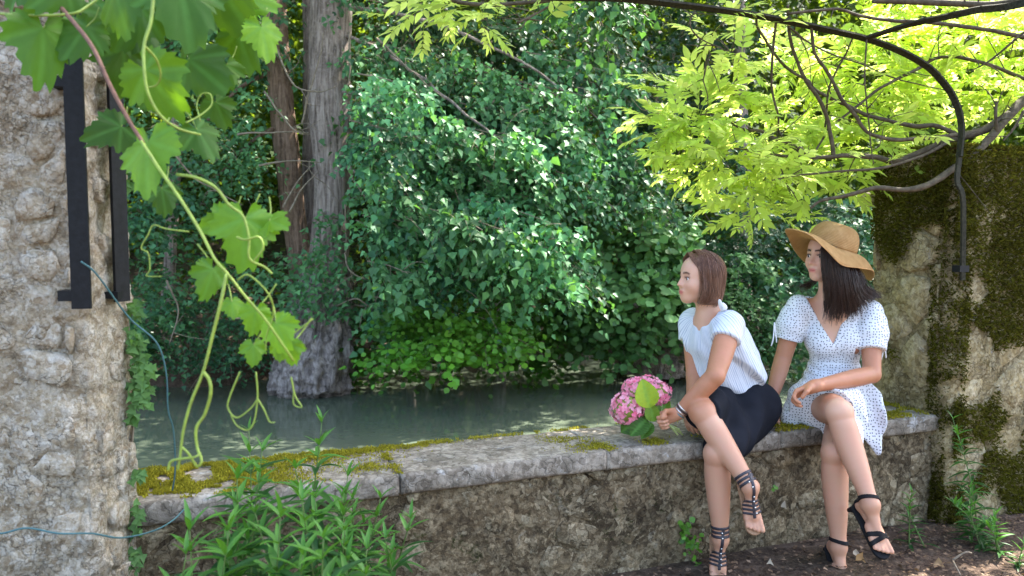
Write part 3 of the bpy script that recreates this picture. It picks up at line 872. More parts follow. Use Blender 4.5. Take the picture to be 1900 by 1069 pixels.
pop3 = plant('poplar_tree', 'dark narrow trunk squeezed between the two poplars', 'tree', A(582, 690, 8.7))
V, F = trunk_mesh([st(578, -600, 9, 36), st(582, 0, 8.8, 40), st(584, 300, 8.7, 44), st(584, 480, 8.7, 48), st(582, 740, 8.7, 60)], 9, rough=0.13, nseg=60, sides=24)
mb = MB(); mb.add(V, F); link('trunk', mb.mesh('trunk'), M['bark'], pop3)
for k, (x0, x1, w, Y, lab) in enumerate([(765, 760, 15, 8.9, 'slim dark sapling trunk right of the swollen poplar'), (1372, 1380, 26, 10.2, 'ivy hidden pale trunk behind the yellow wisteria'), (330, 300, 22, 9.4, 'dim trunk in the shade behind the left shrubs'), (905, 930, 22, 10.4, 'dim trunk deep in the shade behind the poplar boughs')]):
    s_ = plant('sapling_tree', lab, 'tree', A(x1, 690, Y))
    V, F = trunk_mesh([st(x0 - 8, -500, Y, w * 0.7), st(x0, 100, Y, w * 0.9), st((x0 + x1) / 2 + 5, 400, Y, w), st(x1, 720, Y, w * 1.2)], 20 + k, rough=0.10, nseg=40, sides=14)
    mb = MB(); mb.add(V, F); link('trunk', mb.mesh('trunk'), M['bark'], s_)

# ivy climbing the poplar's base
ivt = plant('ivy_plant', 'ivy climbing the front of the swollen poplar trunk', 'ivy', A(600, 600, 7.7))
fol = MB(); tw = MB()
for (x, y, rx, ry, Y, n) in [(612, 430, 18, 34, 7.72, 8), (600, 480, 30, 30, 7.65, 11), (630, 505, 20, 28, 7.65, 7), (550, 510, 36, 40, 7.9, 14), (590, 535, 30, 18, 7.6, 8), (560, 570, 22, 24, 7.55, 9), (645, 560, 16, 20, 7.7, 6), (480, 520, 30, 30, 8.0, 10)]:
    c, d = clump(x, y, rx, ry, Y, int(n * 1.2), rg, depth=0.12)
    fol.add(*sprays(c, d + [0, -.3, -.2], 0.20, 9, T_IVY, 0.062, rg, 0.6, 0.8, 0.7, 0.7, 1.6, 0.15, tw))
link('foliage', fol.mesh('foliage'), M['poplar'], ivt, kind='stuff')
link('stems', tw.mesh('stems'), M['twig'], ivt, kind='stuff')

# ---------------------------------------------------------------- shrubs of the far bank
def shrub(name, label, clumps, mat, T, size, base, nleaf=11, length=0.26, hang=0.4, facing=0.7, tint=0.4, val=1.0, dens=1.0, droop=0.4, drift=(0, -0.2, 0), cat='shrub'):
    s_ = plant(name, label, cat, A(*base))
    fol = MB(); tw = MB()
    c0 = A(*base)
    for (x, y, rx, ry, Y, n) in clumps:
        c, d = clump(x, y, rx * 0.95, ry * 0.8, Y, int(n * dens * 0.95), rg)
        fol.add(*sprays(c, d + np.array(drift), length, nleaf, T, size * rg.uniform(0.85, 1.25), rg, droop, hang, facing, np.clip(tint + rg.uniform(-.3, .35), 0, 1), val * rg.uniform(0.65, 1.3), 0.14, tw))
        cc = A(x, y, Y + 0.15)
        mid = (c0 + cc) / 2 + np.array([0, 0.25, 0.25])
        limb(tw, [c0, mid, cc], 0.018, 0.005, 5, 12, 0.04)
    link('foliage', fol.mesh('foliage'), mat, s_, kind='stuff')
    link('stems', tw.mesh('stems'), M['twig'], s_, kind='stuff')
    return s_
shrub('alder_shrub', 'bright green alder shrub with round leaves leaning low over the water', [(775, 606, 52, 22, 7.3, 30), (850, 598, 62, 24, 7.2, 40), (915, 622, 46, 16, 7.1, 28), (735, 655, 30, 12, 7.1, 14), (830, 650, 46, 12, 7.1, 16), (932, 638, 24, 8, 7.05, 10)], M['alder'], T_ROUND, 0.058, (830, 690, 8.2), 11, 0.24, 0.35, 0.9, 0.5, 1.2, 1.0, 0.3, (0.5, -0.3, 0))
shrub('alder_shrub', 'darker alder shoots hanging behind the bright low shrub', [(900, 545, 60, 30, 7.8, 26), (690, 610, 40, 40, 8.0, 20), (960, 560, 36, 60, 7.7, 26), (1000, 600, 46, 50, 8.1, 28), (800, 570, 60, 30, 8.1, 24), (660, 660, 40, 34, 8.1, 22), (760, 668, 60, 12, 7.9, 14), (900, 665, 60, 12, 7.9, 14), (980, 660, 40, 24, 8.2, 16)], M['alder'], T_ROUND, 0.056, (880, 690, 8.6), 10, 0.25, 0.5, 0.6, 0.1, 0.72)
shrub('hazel_shrub', 'grey green hazel shrub with broad round leaves overhanging the far water edge', [(1150, 390, 70, 40, 8.4, 36), (1210, 440, 66, 46, 8.2, 44), (1110, 470, 80, 46, 8.2, 48), (1180, 525, 76, 42, 8.0, 54), (1110, 590, 74, 36, 8.1, 40), (1225, 590, 46, 40, 8.0, 30), (1060, 550, 50, 44, 8.4, 28), (1250, 505, 46, 46, 8.1, 34), (1150, 635, 60, 22, 8.0, 22), (1060, 625, 40, 26, 8.3, 16), (1080, 400, 50, 40, 8.5, 26), (1020, 420, 46, 40, 8.4, 22)], M['lime'], T_ROUND, 0.074, (1150, 690, 9.0), 10, 0.28, 0.45, 1.0, 0.5, 1.1, 1.05, 0.4, (0, -0.35, 0))
shrub('ivy_thicket', 'dark ivy thicket behind the two seated people', [(1300, 380, 60, 60, 8.8, 36), (1380, 420, 60, 70, 8.7, 44), (1330, 480, 60, 60, 8.6, 36), (1420, 520, 80, 60, 8.6, 46), (1400, 610, 80, 50, 8.5, 46), (1500, 440, 60, 80, 8.8, 44), (1560, 430, 70, 80, 8.8, 50), (1600, 560, 60, 80, 8.8, 44), (1300, 600, 60, 50, 8.5, 34), (1500, 620, 80, 50, 8.7, 36), (1700, 480, 80, 100, 9, 40), (1820, 480, 90, 100, 9.2, 36), (1350, 300, 60, 50, 9.4, 30)], M['ivy'], T_IVY, 0.062, (1420, 690, 9.2), 12, 0.26, 0.6, 0.8, 0.5, 1.25, 1.15, 0.5)
shrub('elder_shrub', 'pale green leafy shrub behind the girl with the bob', [(1330, 560, 50, 50, 8.2, 30), (1370, 500, 40, 36, 8.3, 24), (1400, 570, 50, 40, 8.2, 26), (1390, 640, 46, 36, 8.2, 24), (1310, 520, 36, 30, 8.2, 16), (1440, 640, 40, 40, 8.3, 18)], M['lime'], T_DELTA, 0.055, (1390, 690, 8.9), 12, 0.24, 0.5, 0.8, 0.35, 1.0)
shrub('dogwood_shrub', 'dark leafy shrub hanging over the water left of the swollen trunk', [(320, 520, 70, 40, 7.8, 30), (290, 600, 50, 40, 7.6, 24), (400, 590, 60, 46, 7.9, 28), (470, 610, 46, 50, 8.0, 24), (420, 660, 60, 26, 7.7, 22), (340, 640, 60, 36, 7.7, 24), (260, 660, 50, 30, 7.5, 18), (420, 520, 50, 40, 8.3, 18), (180, 560, 80, 90, 7.8, 40), (60, 500, 90, 120, 8, 40), (280, 560, 40, 30, 7.4, 14)], M['poplar'], T_IVY, 0.055, (360, 700, 8.3), 11, 0.25, 0.6, 0.6, 0.3, 1.25)

# ---------------------------------------------------------------- upper canopy and the wood behind
shrub('plane_tree', 'dark tree crown filling the top centre behind the boughs', [(700, -40, 120, 60, 9.5, 44), (900, -30, 130, 60, 9.6, 44), (1100, 0, 120, 70, 9.8, 46), (1250, 100, 90, 80, 9.6, 46), (1180, 210, 80, 60, 9.4, 36), (1280, 220, 60, 60, 9.6, 30), (1100, 330, 90, 40, 9.0, 26), (1340, 60, 100, 80, 10, 40), (1000, 160, 110, 60, 9.8, 36), (800, 120, 90, 60, 9.6, 30)], M['poplar'], T_DELTA, 0.07, (1200, 600, 10.6), 12, 0.34, 0.6, 0.5, 0.05, 0.5, cat='tree')  # leaf tone lowered so the crown reads as shaded depth

rg = np.random.default_rng(202)
wood = MB()
def wood_layer(Y, n, zlo, zhi, size, tint, val, thr=-0.3):
    x = rg.uniform(-Y * 1.1, Y * 1.2, n)
    y = Y + rg.uniform(-0.7, 0.7, n) + 0.2 * x
    z = rg.uniform(zlo, zhi, n)
    P = np.stack([x, y, z], -1)
    keep = fbm(P * [1, 0.6, 1.2], 0.9, 3, Y) > thr
    P = P[keep]
    d = rg.normal(0, 1, P.shape) * [1, 1, 0.4]
    wood.add(*sprays(P, d, 0.5, 10, T_FAR, size, rg, 0.5, 0.5, 0.3, tint, val, 0.18))
wood_layer(10.8, 3600, -0.2, 6.0, 0.095, 0.2, 0.8, -0.2)
wood_layer(12.5, 6000, 0.0, 8.5, 0.13, 0.35, 0.85)
wood_layer(14.5, 6500, 0.5, 10.5, 0.18, 0.5, 0.9)
wood_layer(17.0, 6500, 1.0, 13.0, 0.32, 0.6, 1.0, -0.9)
link('woodland', wood.mesh('woodland'), M['deep'], None, 'dense leafy woodland closing the view beyond the far bank', 'woodland', kind='stuff')
# ground ivy on the bank
n = 9000
u = rg.uniform(-7, 9, n); v = bank_v(u) + rg.uniform(0.1, 3.5, n) ** 1.0
Pb = O_ + u[:, None] * E_ - v[:, None] * N_
hill = np.clip(v - bank_v(u) - 0.3, 0, 60)
Pb[:, 2] = -0.05 + 0.30 * hill + rg.uniform(0, 0.25, n)
gi = MB(); gi.add(*place_leaves(T_IVY, Pb, rg.normal(0, 1, (n, 3)) * [1, 1, .3] + [0.2, -.5, -.2], rg.normal(0, .4, (n, 3)) + [0, -.4, 1], 0.07 * rg.uniform(0.6, 1.3, n), rg, 0.3, 0.25, 0.9))
link('ground_ivy', gi.mesh('ground_ivy'), M['ivy'], None, 'dark ivy carpet covering the far bank under the shrubs', 'ivy', kind='stuff')

# the tall crowns go on over the river, plus added sprays blocking sun
rg = np.random.default_rng(222)
up = MB()
n = 4800
P = np.stack([rg.uniform(-8, 9, n), rg.uniform(5.2, 12, n), rg.uniform(4.2, 9.5, n)], -1)
P[:, 1] += 0.25 * P[:, 0]
P = P[(P[:, 2] > 4.0 + np.clip(8.0 - P[:, 1], 0, 3) * .5) & (fbm(P, .7, 3, 9) > -.2) & ~((P[:, 0] > 1.2) & (P[:, 1] < 9.0))]
Q = np.stack([rg.uniform(0.4, 1.9, 420), rg.uniform(3.3, 4.4, 420), rg.uniform(4.8, 5.4, 420)], -1)  # unseen near-side sprays added to keep sun off the coping and vine
P = np.concatenate([P, Q, np.stack([rg.uniform(1.55, 2.25, 150), rg.uniform(4.3, 4.7, 150), rg.uniform(4.7, 5.2, 150)], -1)])  # last patch added, unseen, to block a sun spot on the coping
up.add(*sprays(P, rg.normal(0, 1, P.shape) * [1, 1, .4], .55, 10, T_FAR, .16, rg, .5, .5, .3, .4, 1.0, .2))
link('crown_and_shade_sprays', up.mesh('crown_and_shade_sprays'), M['deep'], pop, kind='stuff')

# weathered root at the right water edge
rt = plant('root_stump', 'grey weathered root stump at the water edge behind the girl', 'stump', A(1230, 670, 8.6))
V, F = trunk_mesh([st(1245, 590, 8.9, 60), st(1235, 620, 8.8, 90), st(1228, 650, 8.7, 120), st(1225, 690, 8.7, 140)], 33, rough=0.3, nseg=60, sides=64, gnarl=0.25)
mb = MB(); mb.add(V, F); link('root_wood', mb.mesh('root_wood'), M['stump'], rt)
mb = MB()
for L in ([(1240, 640, 8.5), (1200, 648, 8.35), (1160, 656, 8.3), (1130, 662, 8.3)], [(1230, 650, 8.4), (1270, 655, 8.3), (1300, 668, 8.3)]):
    limb(mb, [A(*q) for q in L], 0.06, 0.02, 8, 14, 0.05)
link('roots', mb.mesh('roots'), M['stump'], rt)

# bare twigs and dead branches in front of the trunks
dead = [[(440, 250, 7.4), (500, 246, 7.4), (575, 246, 7.4)], [(480, 308, 7.5), (540, 298, 7.5), (596, 302, 7.5)], [(500, 60, 7.7), (540, 150, 7.5), (590, 170, 7.5), (625, 160, 7.5)],
        [(490, 170, 7.6), (545, 240, 7.5), (575, 252, 7.5)], [(700, 70, 7.6), (760, 130, 7.4), (825, 185, 7.4)], [(648, 60, 7.7), (650, 120, 7.6), (648, 150, 7.6), (642, 165, 7.6)], [(760, 218, 8.0), (800, 212, 7.9), (830, 209, 7.9)],
        [(525, 385, 7.3), (550, 340, 7.4), (580, 305, 7.5)], [(535, 395, 7.3), (560, 350, 7.4), (590, 320, 7.5)], [(640, 300, 7.6), (660, 340, 7.5), (690, 380, 7.5), (700, 400, 7.5)], [(640, 470, 7.4), (650, 500, 7.3), (680, 520, 7.3)],
        [(620, 570, 7.6), (660, 555, 7.4), (690, 572, 7.4)], [(1210, 225, 6.4), (1235, 208, 6.4), (1262, 196, 6.4)], [(1195, 180, 6.4), (1212, 208, 6.4), (1235, 208, 6.4)], [(430, 590, 7.2), (560, 598, 7.3)], [(310, 520, 7.0), (330, 580, 7.1), (315, 640, 7.1)],
        [(560, 230, 7.6), (572, 180, 7.6), (590, 120, 7.6), (600, 60, 7.6)], [(640, 380, 7.6), (644, 450, 7.6), (640, 500, 7.6)], [(300, 250, 7.2), (360, 330, 7.2), (450, 380, 7.3)], [(900, 330, 7.2), (960, 380, 7.1), (1010, 400, 7.1)]]
for k, L in enumerate(dead):
    mb = MB(); P = spline([A(*q) for q in L], 16); P += fbm(P, 5, 3, k)[:, None] * 0.015
    mb.tube(P, np.linspace(0.011, 0.004, 16), 5)
    for q in range(2):
        a = P[rg.integers(4, 14)]; e = a + rg.normal(0, 0.14, 3)
        mb.tube(spline([a, (a + e) / 2 + rg.normal(0, 0.02, 3), e], 7), np.linspace(0.005, 0.002, 7), 4)
    link('dead_twig', mb.mesh('dead_twig'), M['twig'], [pop, pop2, pop, pop2, pop, pop, pop][k % 7], None)
# ================================================================ wisteria on the pergola
rg = np.random.default_rng(303)
wis = thing('wisteria', 'sunlit yellow green wisteria with bare twisting branches over the mossy wall', 'wisteria', A(1830, 300, 3.75))
WB = [  # (points in the picture with depth, start radius, end radius)
 ([(2050, 120, 3.7), (1960, 165, 3.75), (1900, 187, 3.75), (1873, 213, 3.72), (1836, 258, 3.68), (1799, 292, 3.62), (1761, 318, 3.55), (1724, 342, 3.48), (1683, 352, 3.45), (1623, 350, 3.42), (1574, 363, 3.42), (1525, 372, 3.42), (1503, 388, 3.42)], .034, .006),
 ([(1873, 211, 3.72), (1832, 239, 3.72), (1784, 254, 3.72), (1754, 262, 3.7), (1716, 279, 3.68), (1664, 299, 3.65), (1623, 292, 3.62), (1574, 288, 3.6), (1544, 290, 3.6), (1495, 292, 3.6), (1439, 288, 3.6), (1402, 279, 3.6), (1361, 275, 3.62)], .026, .005),
 ([(1505, 290, 3.6), (1490, 280, 3.6), (1469, 269, 3.6), (1432, 254, 3.6), (1410, 243, 3.62), (1376, 239, 3.64), (1350, 224, 3.66), (1323, 213, 3.68), (1298, 214, 3.7)], .013, .004),
 ([(1784, 256, 3.7), (1739, 234, 3.72), (1697, 234, 3.74), (1645, 223, 3.74), (1600, 211, 3.74), (1567, 195, 3.74), (1533, 180, 3.72), (1510, 165, 3.7), (1499, 150, 3.7), (1477, 138, 3.68), (1458, 123, 3.66), (1439, 101, 3.6), (1424, 79, 3.55), (1406, 52, 3.45), (1402, 30, 3.35)], .014, .006),
 ([(1548, 290, 3.6), (1539, 243, 3.6), (1533, 217, 3.58), (1518, 183, 3.55), (1495, 150, 3.52), (1480, 120, 3.5), (1469, 90, 3.46), (1464, 52, 3.4), (1462, 10, 3.34)], .013, .008),
 ([(1772, 251, 3.66), (1705, 258, 3.6), (1649, 258, 3.55), (1608, 245, 3.52), (1585, 213, 3.5), (1559, 180, 3.48), (1540, 142, 3.45), (1514, 101, 3.42), (1505, 50, 3.38)], .012, .008),
 ([(1761, 262, 3.66), (1724, 284, 3.6), (1660, 307, 3.52), (1611, 314, 3.5), (1552, 318, 3.5), (1484, 325, 3.5), (1432, 334, 3.5)], .010, .004),
 ([(2000, 190, 3.9), (1900, 146, 3.9), (1843, 123, 3.88), (1784, 107, 3.86), (1739, 108, 3.84), (1705, 127, 3.82), (1668, 146, 3.8), (1626, 168, 3.78), (1593, 195, 3.76), (1559, 221, 3.74), (1537, 239, 3.7), (1525, 262, 3.66), (1507, 288, 3.6)], .012, .006),
 ([(2000, 80, 3.6), (1900, 69, 3.55), (1836, 56, 3.52), (1742, 43, 3.5), (1649, 37, 3.45), (1593, 28, 3.42), (1548, 17, 3.4), (1462, 26, 3.36)], .014, .007),
 ([(1608, 74, 3.45), (1604, 142, 3.46), (1610, 210, 3.48), (1615, 254, 3.5), (1621, 305, 3.5)], .005, .003),
 ([(1440, 34, 3.34), (1434, 100, 3.42), (1432, 165, 3.5), (1443, 217, 3.55), (1447, 247, 3.58), (1469, 273, 3.6), (1499, 289, 3.6)], .007, .005),
 ([(1620, 2, 3.3), (1668, 2, 3.3), (1761, 6, 3.25), (1836, 9, 3.2), (1900, 0, 3.1), (1990, -20, 3.0)], .016, .018),
 ([(1530, 236, 3.62), (1540, 160, 3.56), (1570, 100, 3.5), (1582, 72, 3.44)], .006, .005),
 ([(1465, 50, 3.38), (1520, 90, 3.5), (1600, 120, 3.6), (1660, 145, 3.66), (1720, 160, 3.7), (1780, 172, 3.7)], .005, .003),
 ([(1900, 60, 3.4), (1870, 85, 3.42), (1845, 105, 3.45), (1820, 122, 3.47), (1803, 131, 3.48)], .007, .003),
 ([(1900, 205, 3.6), (1880, 240, 3.58), (1862, 262, 3.56)], .008, .004),
 ([(1850, 245, 3.68), (1848, 215, 3.66), (1850, 188, 3.66)], .012, .008),
 ([(1440, 290, 3.6), (1450, 318, 3.6), (1454, 330, 3.58), (1470, 365, 3.5)], .004, .002),
 ([(640, -60, 2.9), (800, -10, 3.0), (880, 8, 3.05), (960, 6, 3.1), (1060, -4, 3.1), (1160, -20, 3.1)], .011, .009),
 ([(960, 42, 3.0), (990, 28, 3.05), (1020, 12, 3.1), (1040, -8, 3.1)], .006, .005),
 ([(1320, 100, 3.5), (1312, 120, 3.5), (1305, 150, 3.52), (1320, 70, 3.46), (1345, 40, 3.4)][::-1], .004, .002),
 ([(1290, 20, 3.3), (1280, 45, 3.3), (1300, 70, 3.35), (1340, 92, 3.4), (1360, 96, 3.45)], .004, .003),
]
brP = []
for k, (L, r0, r1) in enumerate(WB):
    P = spline([A(*q) for q in L], 10 * len(L))
    P = P + np.stack([fbm(P, 9, 3, k), fbm(P, 9, 3, k + 20), fbm(P, 9, 3, k + 40)], -1) * 0.006
    mb = MB()
    rad = np.linspace(r0, r1, len(P)) * 0.78 * (1 + 0.18 * fbm(P, 22, 3, k))
    mb.tube(P, rad, 8)
    for q in range(5 if r0 < 0.02 else 3):      # side twigs
        i = rg.integers(2, len(P) - 2)
        e = P[i] + rg.normal(0, 0.07, 3) + [0, 0, 0.02]
        mb.tube(spline([P[i], (P[i] + e) / 2 + rg.normal(0, 0.012, 3), e], 8), np.linspace(0.003, 0.0015, 8), 4)
    link('trunk' if k == 0 else 'branch', mb.mesh('branch'), M['wbranch'], wis)
    brP.append(P)
# compound leaves: eleven leaflets along a bending stalk, a few shared shapes
def pinnate(seed, nl=5, Lr=0.16):
    r = np.random.default_rng(seed)
    mb = MB()
    t = np.linspace(0, 1, 12)
    st_ = np.stack([0.02 * np.sin(t * 2 + seed), t * Lr, -0.16 * Lr * t ** 2], -1)
    mb.tube(st_, 0.0009, 3, cap=False)
    pos = np.linspace(0.28, 0.93, nl)
    Pp, D, Nn = [], [], []
    for q in pos:
        p_ = np.array([np.interp(q, t, st_[:, k]) for k in range(3)])
        for sg in (-1, 1):
            Pp.append(p_); D.append([sg * 1.0, 0.75 + 0.3 * q, -0.25 + r.normal(0, .15)]); Nn.append([r.normal(0, .25), r.normal(0, .2), 1])
    Pp.append(st_[-1]); D.append([0, 1, -.5]); Nn.append([0, .4, 1])
    n = len(Pp)
    V, F, C = place_leaves(T_LANCE, np.array(Pp), np.array(D, float), np.array(Nn, float), 0.062 * r.uniform(0.8, 1.2, n), r, 0.5, 0.2)
    V2 = V
    mb.add(V2, F, C)
    me = mb.mesh('wisteria_leaf')
    me.materials.append(M['wisteria'])
    return me
WL = [pinnate(s_) for s_ in range(8)]
def put_leaf(P, D, up, sc, parent, mes, name='leaf'):
    D = nrm(D); N_l = nrm(up - D * (up @ D)); S = np.cross(D, N_l)
    m = Matrix(((S[0], D[0], N_l[0]), (S[1], D[1], N_l[1]), (S[2], D[2], N_l[2])))
    o = bpy.data.objects.new(name, mes)
    COL.objects.link(o)
    o.parent = parent
    pl = Matrix.Translation(parent.location)
    o.matrix_parent_inverse = pl.inverted()
    o.matrix_basis = Matrix.Translation(Vector(P)) @ m.to_4x4() @ Matrix.Scale(sc, 4)
    return o
WZ = [  # (px, py, rx, ry, Y, spread Y, single leaves, massed leaves)
 (1300, 190, 70, 50, 3.75, .25, 24, 30), (1280, 250, 60, 40, 3.7, .25, 18, 24), (1340, 280, 70, 40, 3.75, .25, 20, 24), (1400, 320, 60, 30, 3.6, .2, 14, 16), (1300, 310, 50, 24, 3.7, .2, 10, 14), (1430, 190, 50, 60, 4.0, .3, 8, 16), (1460, 230, 50, 60, 4.0, .3, 10, 18),
 (1540, 130, 60, 50, 4.1, .3, 12, 36), (1480, 110, 60, 40, 4.1, .3, 10, 24), (1600, 180, 60, 50, 4.1, .3, 14, 40), (1560, 265, 70, 26, 4.0, .3, 12, 30), (1480, 300, 60, 24, 3.8, .3, 10, 20), (1640, 260, 50, 30, 4.0, .25, 10, 24), (1690, 190, 60, 50, 4.1, .3, 14, 44),
 (1720, 90, 70, 50, 4.2, .35, 14, 50), (1800, 160, 60, 50, 4.2, .35, 14, 46), (1860, 100, 60, 60, 4.2, .4, 14, 50), (1800, 60, 70, 40, 4.1, .35, 12, 36), (1880, 180, 40, 40, 4.2, .3, 8, 30), (1860, 30, 60, 30, 4.0, .3, 8, 30), (1660, 40, 60, 30, 4.1, .3, 8, 24), (1560, 40, 60, 26, 4.0, .3, 6, 16),
 (1410, 392, 54, 20, 3.85, .12, 14, 10), (1390, 378, 36, 12, 3.85, .12, 8, 6), (1470, 398, 40, 12, 3.85, .1, 8, 6), (1560, 325, 70, 12, 3.85, .15, 10, 10), (1610, 325, 40, 10, 3.85, .15, 6, 6),
 (770, 20, 46, 20, 3.1, .15, 8, 0), (900, 20, 60, 18, 3.1, .15, 10, 4), (960, 40, 30, 14, 3.05, .1, 4, 0), (840, -10, 90, 14, 3.1, .2, 6, 8), (1320, 40, 40, 22, 3.45, .15, 6, 4), (1380, 90, 30, 30, 3.7, .2, 6, 8),
 (1750, -75, 120, 36, 3.85, .13, 0, 110), (1860, -130, 100, 60, 3.85, .13, 0, 90), (1950, 120, 60, 80, 4.2, .4, 0, 60), (2050, 60, 80, 80, 4.2, .4, 0, 50), (1990, 220, 60, 40, 4.3, .3, 0, 30)]  # first two: unseen leaf masses added above to shade the sitters
massed = MB()
tv = []
for me in WL:
    v = np.zeros(len(me.vertices) * 3, np.float32); me.vertices.foreach_get('co', v)
    c = np.zeros(len(me.vertices) * 4, np.float32); me.color_attributes['tint'].data.foreach_get('color', c)
    fs = {3: [], 4: []}
    for p_ in me.polygons: fs[len(p_.vertices)].append(list(p_.vertices))
    tv.append((v.reshape(-1, 3), c.reshape(-1, 4)[:, :3], [np.array(f) for f in fs.values() if f]))
for (x, y, rx, ry, Y, sy, n1_, n2_) in WZ:
    c = A(x, y, Y); k = Y / FPX
    n2_ = int(n2_ * (0.78 if y > -40 else 1.4))
    for i in range(n1_ + n2_):
        q = rg.normal(0, 0.55, 3)
        P = c + q * np.array([rx * k, sy, ry * k])
        D = np.array([q[0] * 0.8 + rg.normal(-0.15, 0.5), rg.normal(-0.1, 0.6), q[2] * 0.4 + rg.normal(0.22, 0.35)])
        up = np.array([rg.normal(0, .35), rg.normal(0, .35) - 0.3, 1.0])
        sc = rg.uniform(0.65, 1.15)
        if i < n1_:
            put_leaf(P, D, up, sc, wis, WL[rg.integers(len(WL))])
        else:
            D = nrm(D); N_l = nrm(up - D * (up @ D)); S = np.cross(D, N_l)
            v, cc, f = tv[rg.integers(len(tv))]
            massed.add(P + sc * (v[:, :1] * S + v[:, 1:2] * D + v[:, 2:] * N_l), f, cc)
o = link('leaf_mass', massed.mesh('leaf_mass'), M['wisteria'], wis, kind='stuff')

# ================================================================ grape vine hanging in front of the pillar
def grape_leaf_mesh(seed, fold=0.25):
    """five-lobed toothed blade with raised veins; base at the origin, tip along +y"""
    r = np.random.default_rng(seed)
    lob = [(-128, 0.42), (-100, 0.50), (-80, 0.62), (-62, 0.70), (-44, 0.58), (-28, 0.72), (-10, 0.94), (0, 1.0), (10, 0.94), (28, 0.72), (44, 0.58), (62, 0.70), (80, 0.62), (100, 0.50), (128, 0.42), (160, 0.30)]
    ang = np.array([a for a, _ in lob]); rad = np.array([b for _, b in lob])
    n = 84
    aa = np.linspace(-158, 158, n)
    rr = np.interp(aa, np.concatenate([[-160], ang]), np.concatenate([[0.30], rad]))
    rr = rr * (1 + 0.09 * ((np.arange(n) % 4) / 3.0 - 0.5) * 1.6) * (1 + r.normal(0, 0.025, n))
    vein = np.array([0, -62, 62, -118, 118])
    rings = [0.0, 0.25, 0.5, 0.75, 0.9, 1.0]
    V, C = [], []
    for q in rings:
        for a, b in zip(aa, rr):
            x = math.sin(R(a)) * b * q; y = math.cos(R(a)) * b * q
            z = 0
            dv = np.min(np.abs(a - vein)) / 57.3 * b * q
            z += 0.035 * math.cos(min(dv, 0.3) * 14) * -q + 0.04 * math.sin(a * 0.09 + seed) * q * q
            z -= fold * (abs(x) ** 1.4) + 0.28 * max(0, y) ** 2 * (0.6 + 0.5 * r.uniform() * 0)
            V.append((x, y, z)); C.append((0.5, 1.0, dv))
    m = len(rings)
    idx = np.arange(m * n).reshape(m, n)
    F = np.stack([idx[:-1, :-1], idx[1:, :-1], idx[1:, 1:], idx[:-1, 1:]], -1).reshape(-1, 4)
    return np.array(V), F, np.array(C)
vine = thing('grape_vine', 'hanging grape vine with large lobed leaves and curling tendrils', 'vine', A(150, -40, 1.9))
GL = [ # px, py of the stalk end; tip px, py; depth; size in px; yellowness; lightness; facing tilt
 (80, 52, 85, 165, 1.75, 125, .1, .95), (160, 50, 115, 150, 1.80, 90, .1, .85), (215, -20, 240, 75, 1.8, 120, .15, .9), (260, 10, 215, 110, 1.95, 110, .1, .75),
 (330, -40, 375, 120, 1.75, 150, .1, .8), (400, -40, 470, 90, 1.85, 140, .05, .65), (300, -20, 350, 60, 1.85, 100, .2, .9), (485, 50, 505, 130, 1.85, 74, 1.0, 1.25), (350, 110, 440, 180, 1.85, 115, .1, .7), (420, 120, 430, 195, 1.95, 60, .4, .9),
 (270, 130, 345, 250, 1.7, 120, .35, .95), (230, 90, 230, 190, 2.0, 100, .1, .6), (225, 235, 180, 250, 1.9, 80, .05, .6), (365, 240, 405, 305, 1.8, 75, .1, .75), (275, 262, 280, 400, 1.6, 125, .5, 1.1), (300, 350, 305, 410, 1.75, 60, .1, .6),
 (455, 405, 455, 505, 1.62, 112, .6, 1.15), (425, 408, 380, 420, 1.66, 66, .5, 1.1), (500, 410, 535, 418, 1.64, 60, .6, 1.1), (395, 500, 378, 575, 1.6, 70, .35, 1.0), (430, 560, 440, 600, 1.62, 42, .8, 1.15), (475, 575, 465, 625, 1.6, 56, .85, 1.2), (512, 600, 530, 650, 1.58, 70, .85, 1.2), (470, 640, 470, 690, 1.6, 46, .7, 1.15), (540, 640, 540, 710, 1.6, 46, .8, 1.1), (515, 640, 520, 690, 1.62, 36, .8, 1.1),
 (455, 0, 500, 10, 1.9, 80, .9, 1.2), (120, -30, 60, 30, 1.75, 90, .1, .8), (300, 170, 250, 150, 2.0, 80, .2, .7), (400, 190, 420, 240, 2.05, 60, .2, .7), (40, -30, 100, 20, 1.8, 90, .1, .8), (375, 30, 330, 100, 2.0, 100, .1, .65), (440, 60, 470, 150, 2.0, 90, .3, .8), (250, 40, 290, 120, 2.05, 90, .2, .7), (200, 30, 170, 90, 2.0, 80, .15, .7)]
for i, (bx, by, tx, ty, Y, s_, yel, li) in enumerate(GL):
    V, F, C = grape_leaf_mesh(i, 0.15 + 0.25 * rg.uniform())
    size = s_ * Y / FPX * 0.88
    B = A(bx, by, Y); Tt = A(tx, ty, Y - 0.02)
    D = nrm(Tt - B)
    D = nrm(D + np.array([0, rg.normal(-0.1, 0.25), 0]))
    up = nrm(CAMP - B) * rg.uniform(0.55, 1.1) + np.array([rg.normal(0, .35), 0, rg.uniform(0.1, 0.8)])
    N_l = nrm(up - D * (up @ D)); S = np.cross(D, N_l)
    V = B + size * (V[:, :1] * S + V[:, 1:2] * D + V[:, 2:] * N_l)
    C[:, 0] = yel; C[:, 1] = li
    mb = MB(); mb.add(V, F, C)
    lf = link('leaf', mb.mesh('leaf'), M['grape'], vine)
    mb = MB(); up0 = B + np.array([rg.normal(0, .02), 0.03, 0.05])
    mb.tube(spline([B, (B + up0) / 2 + [0, 0.01, 0], up0], 8), 0.0016, 5)
    link('leaf_stalk', mb.mesh('leaf_stalk'), M['shoot'], lf)
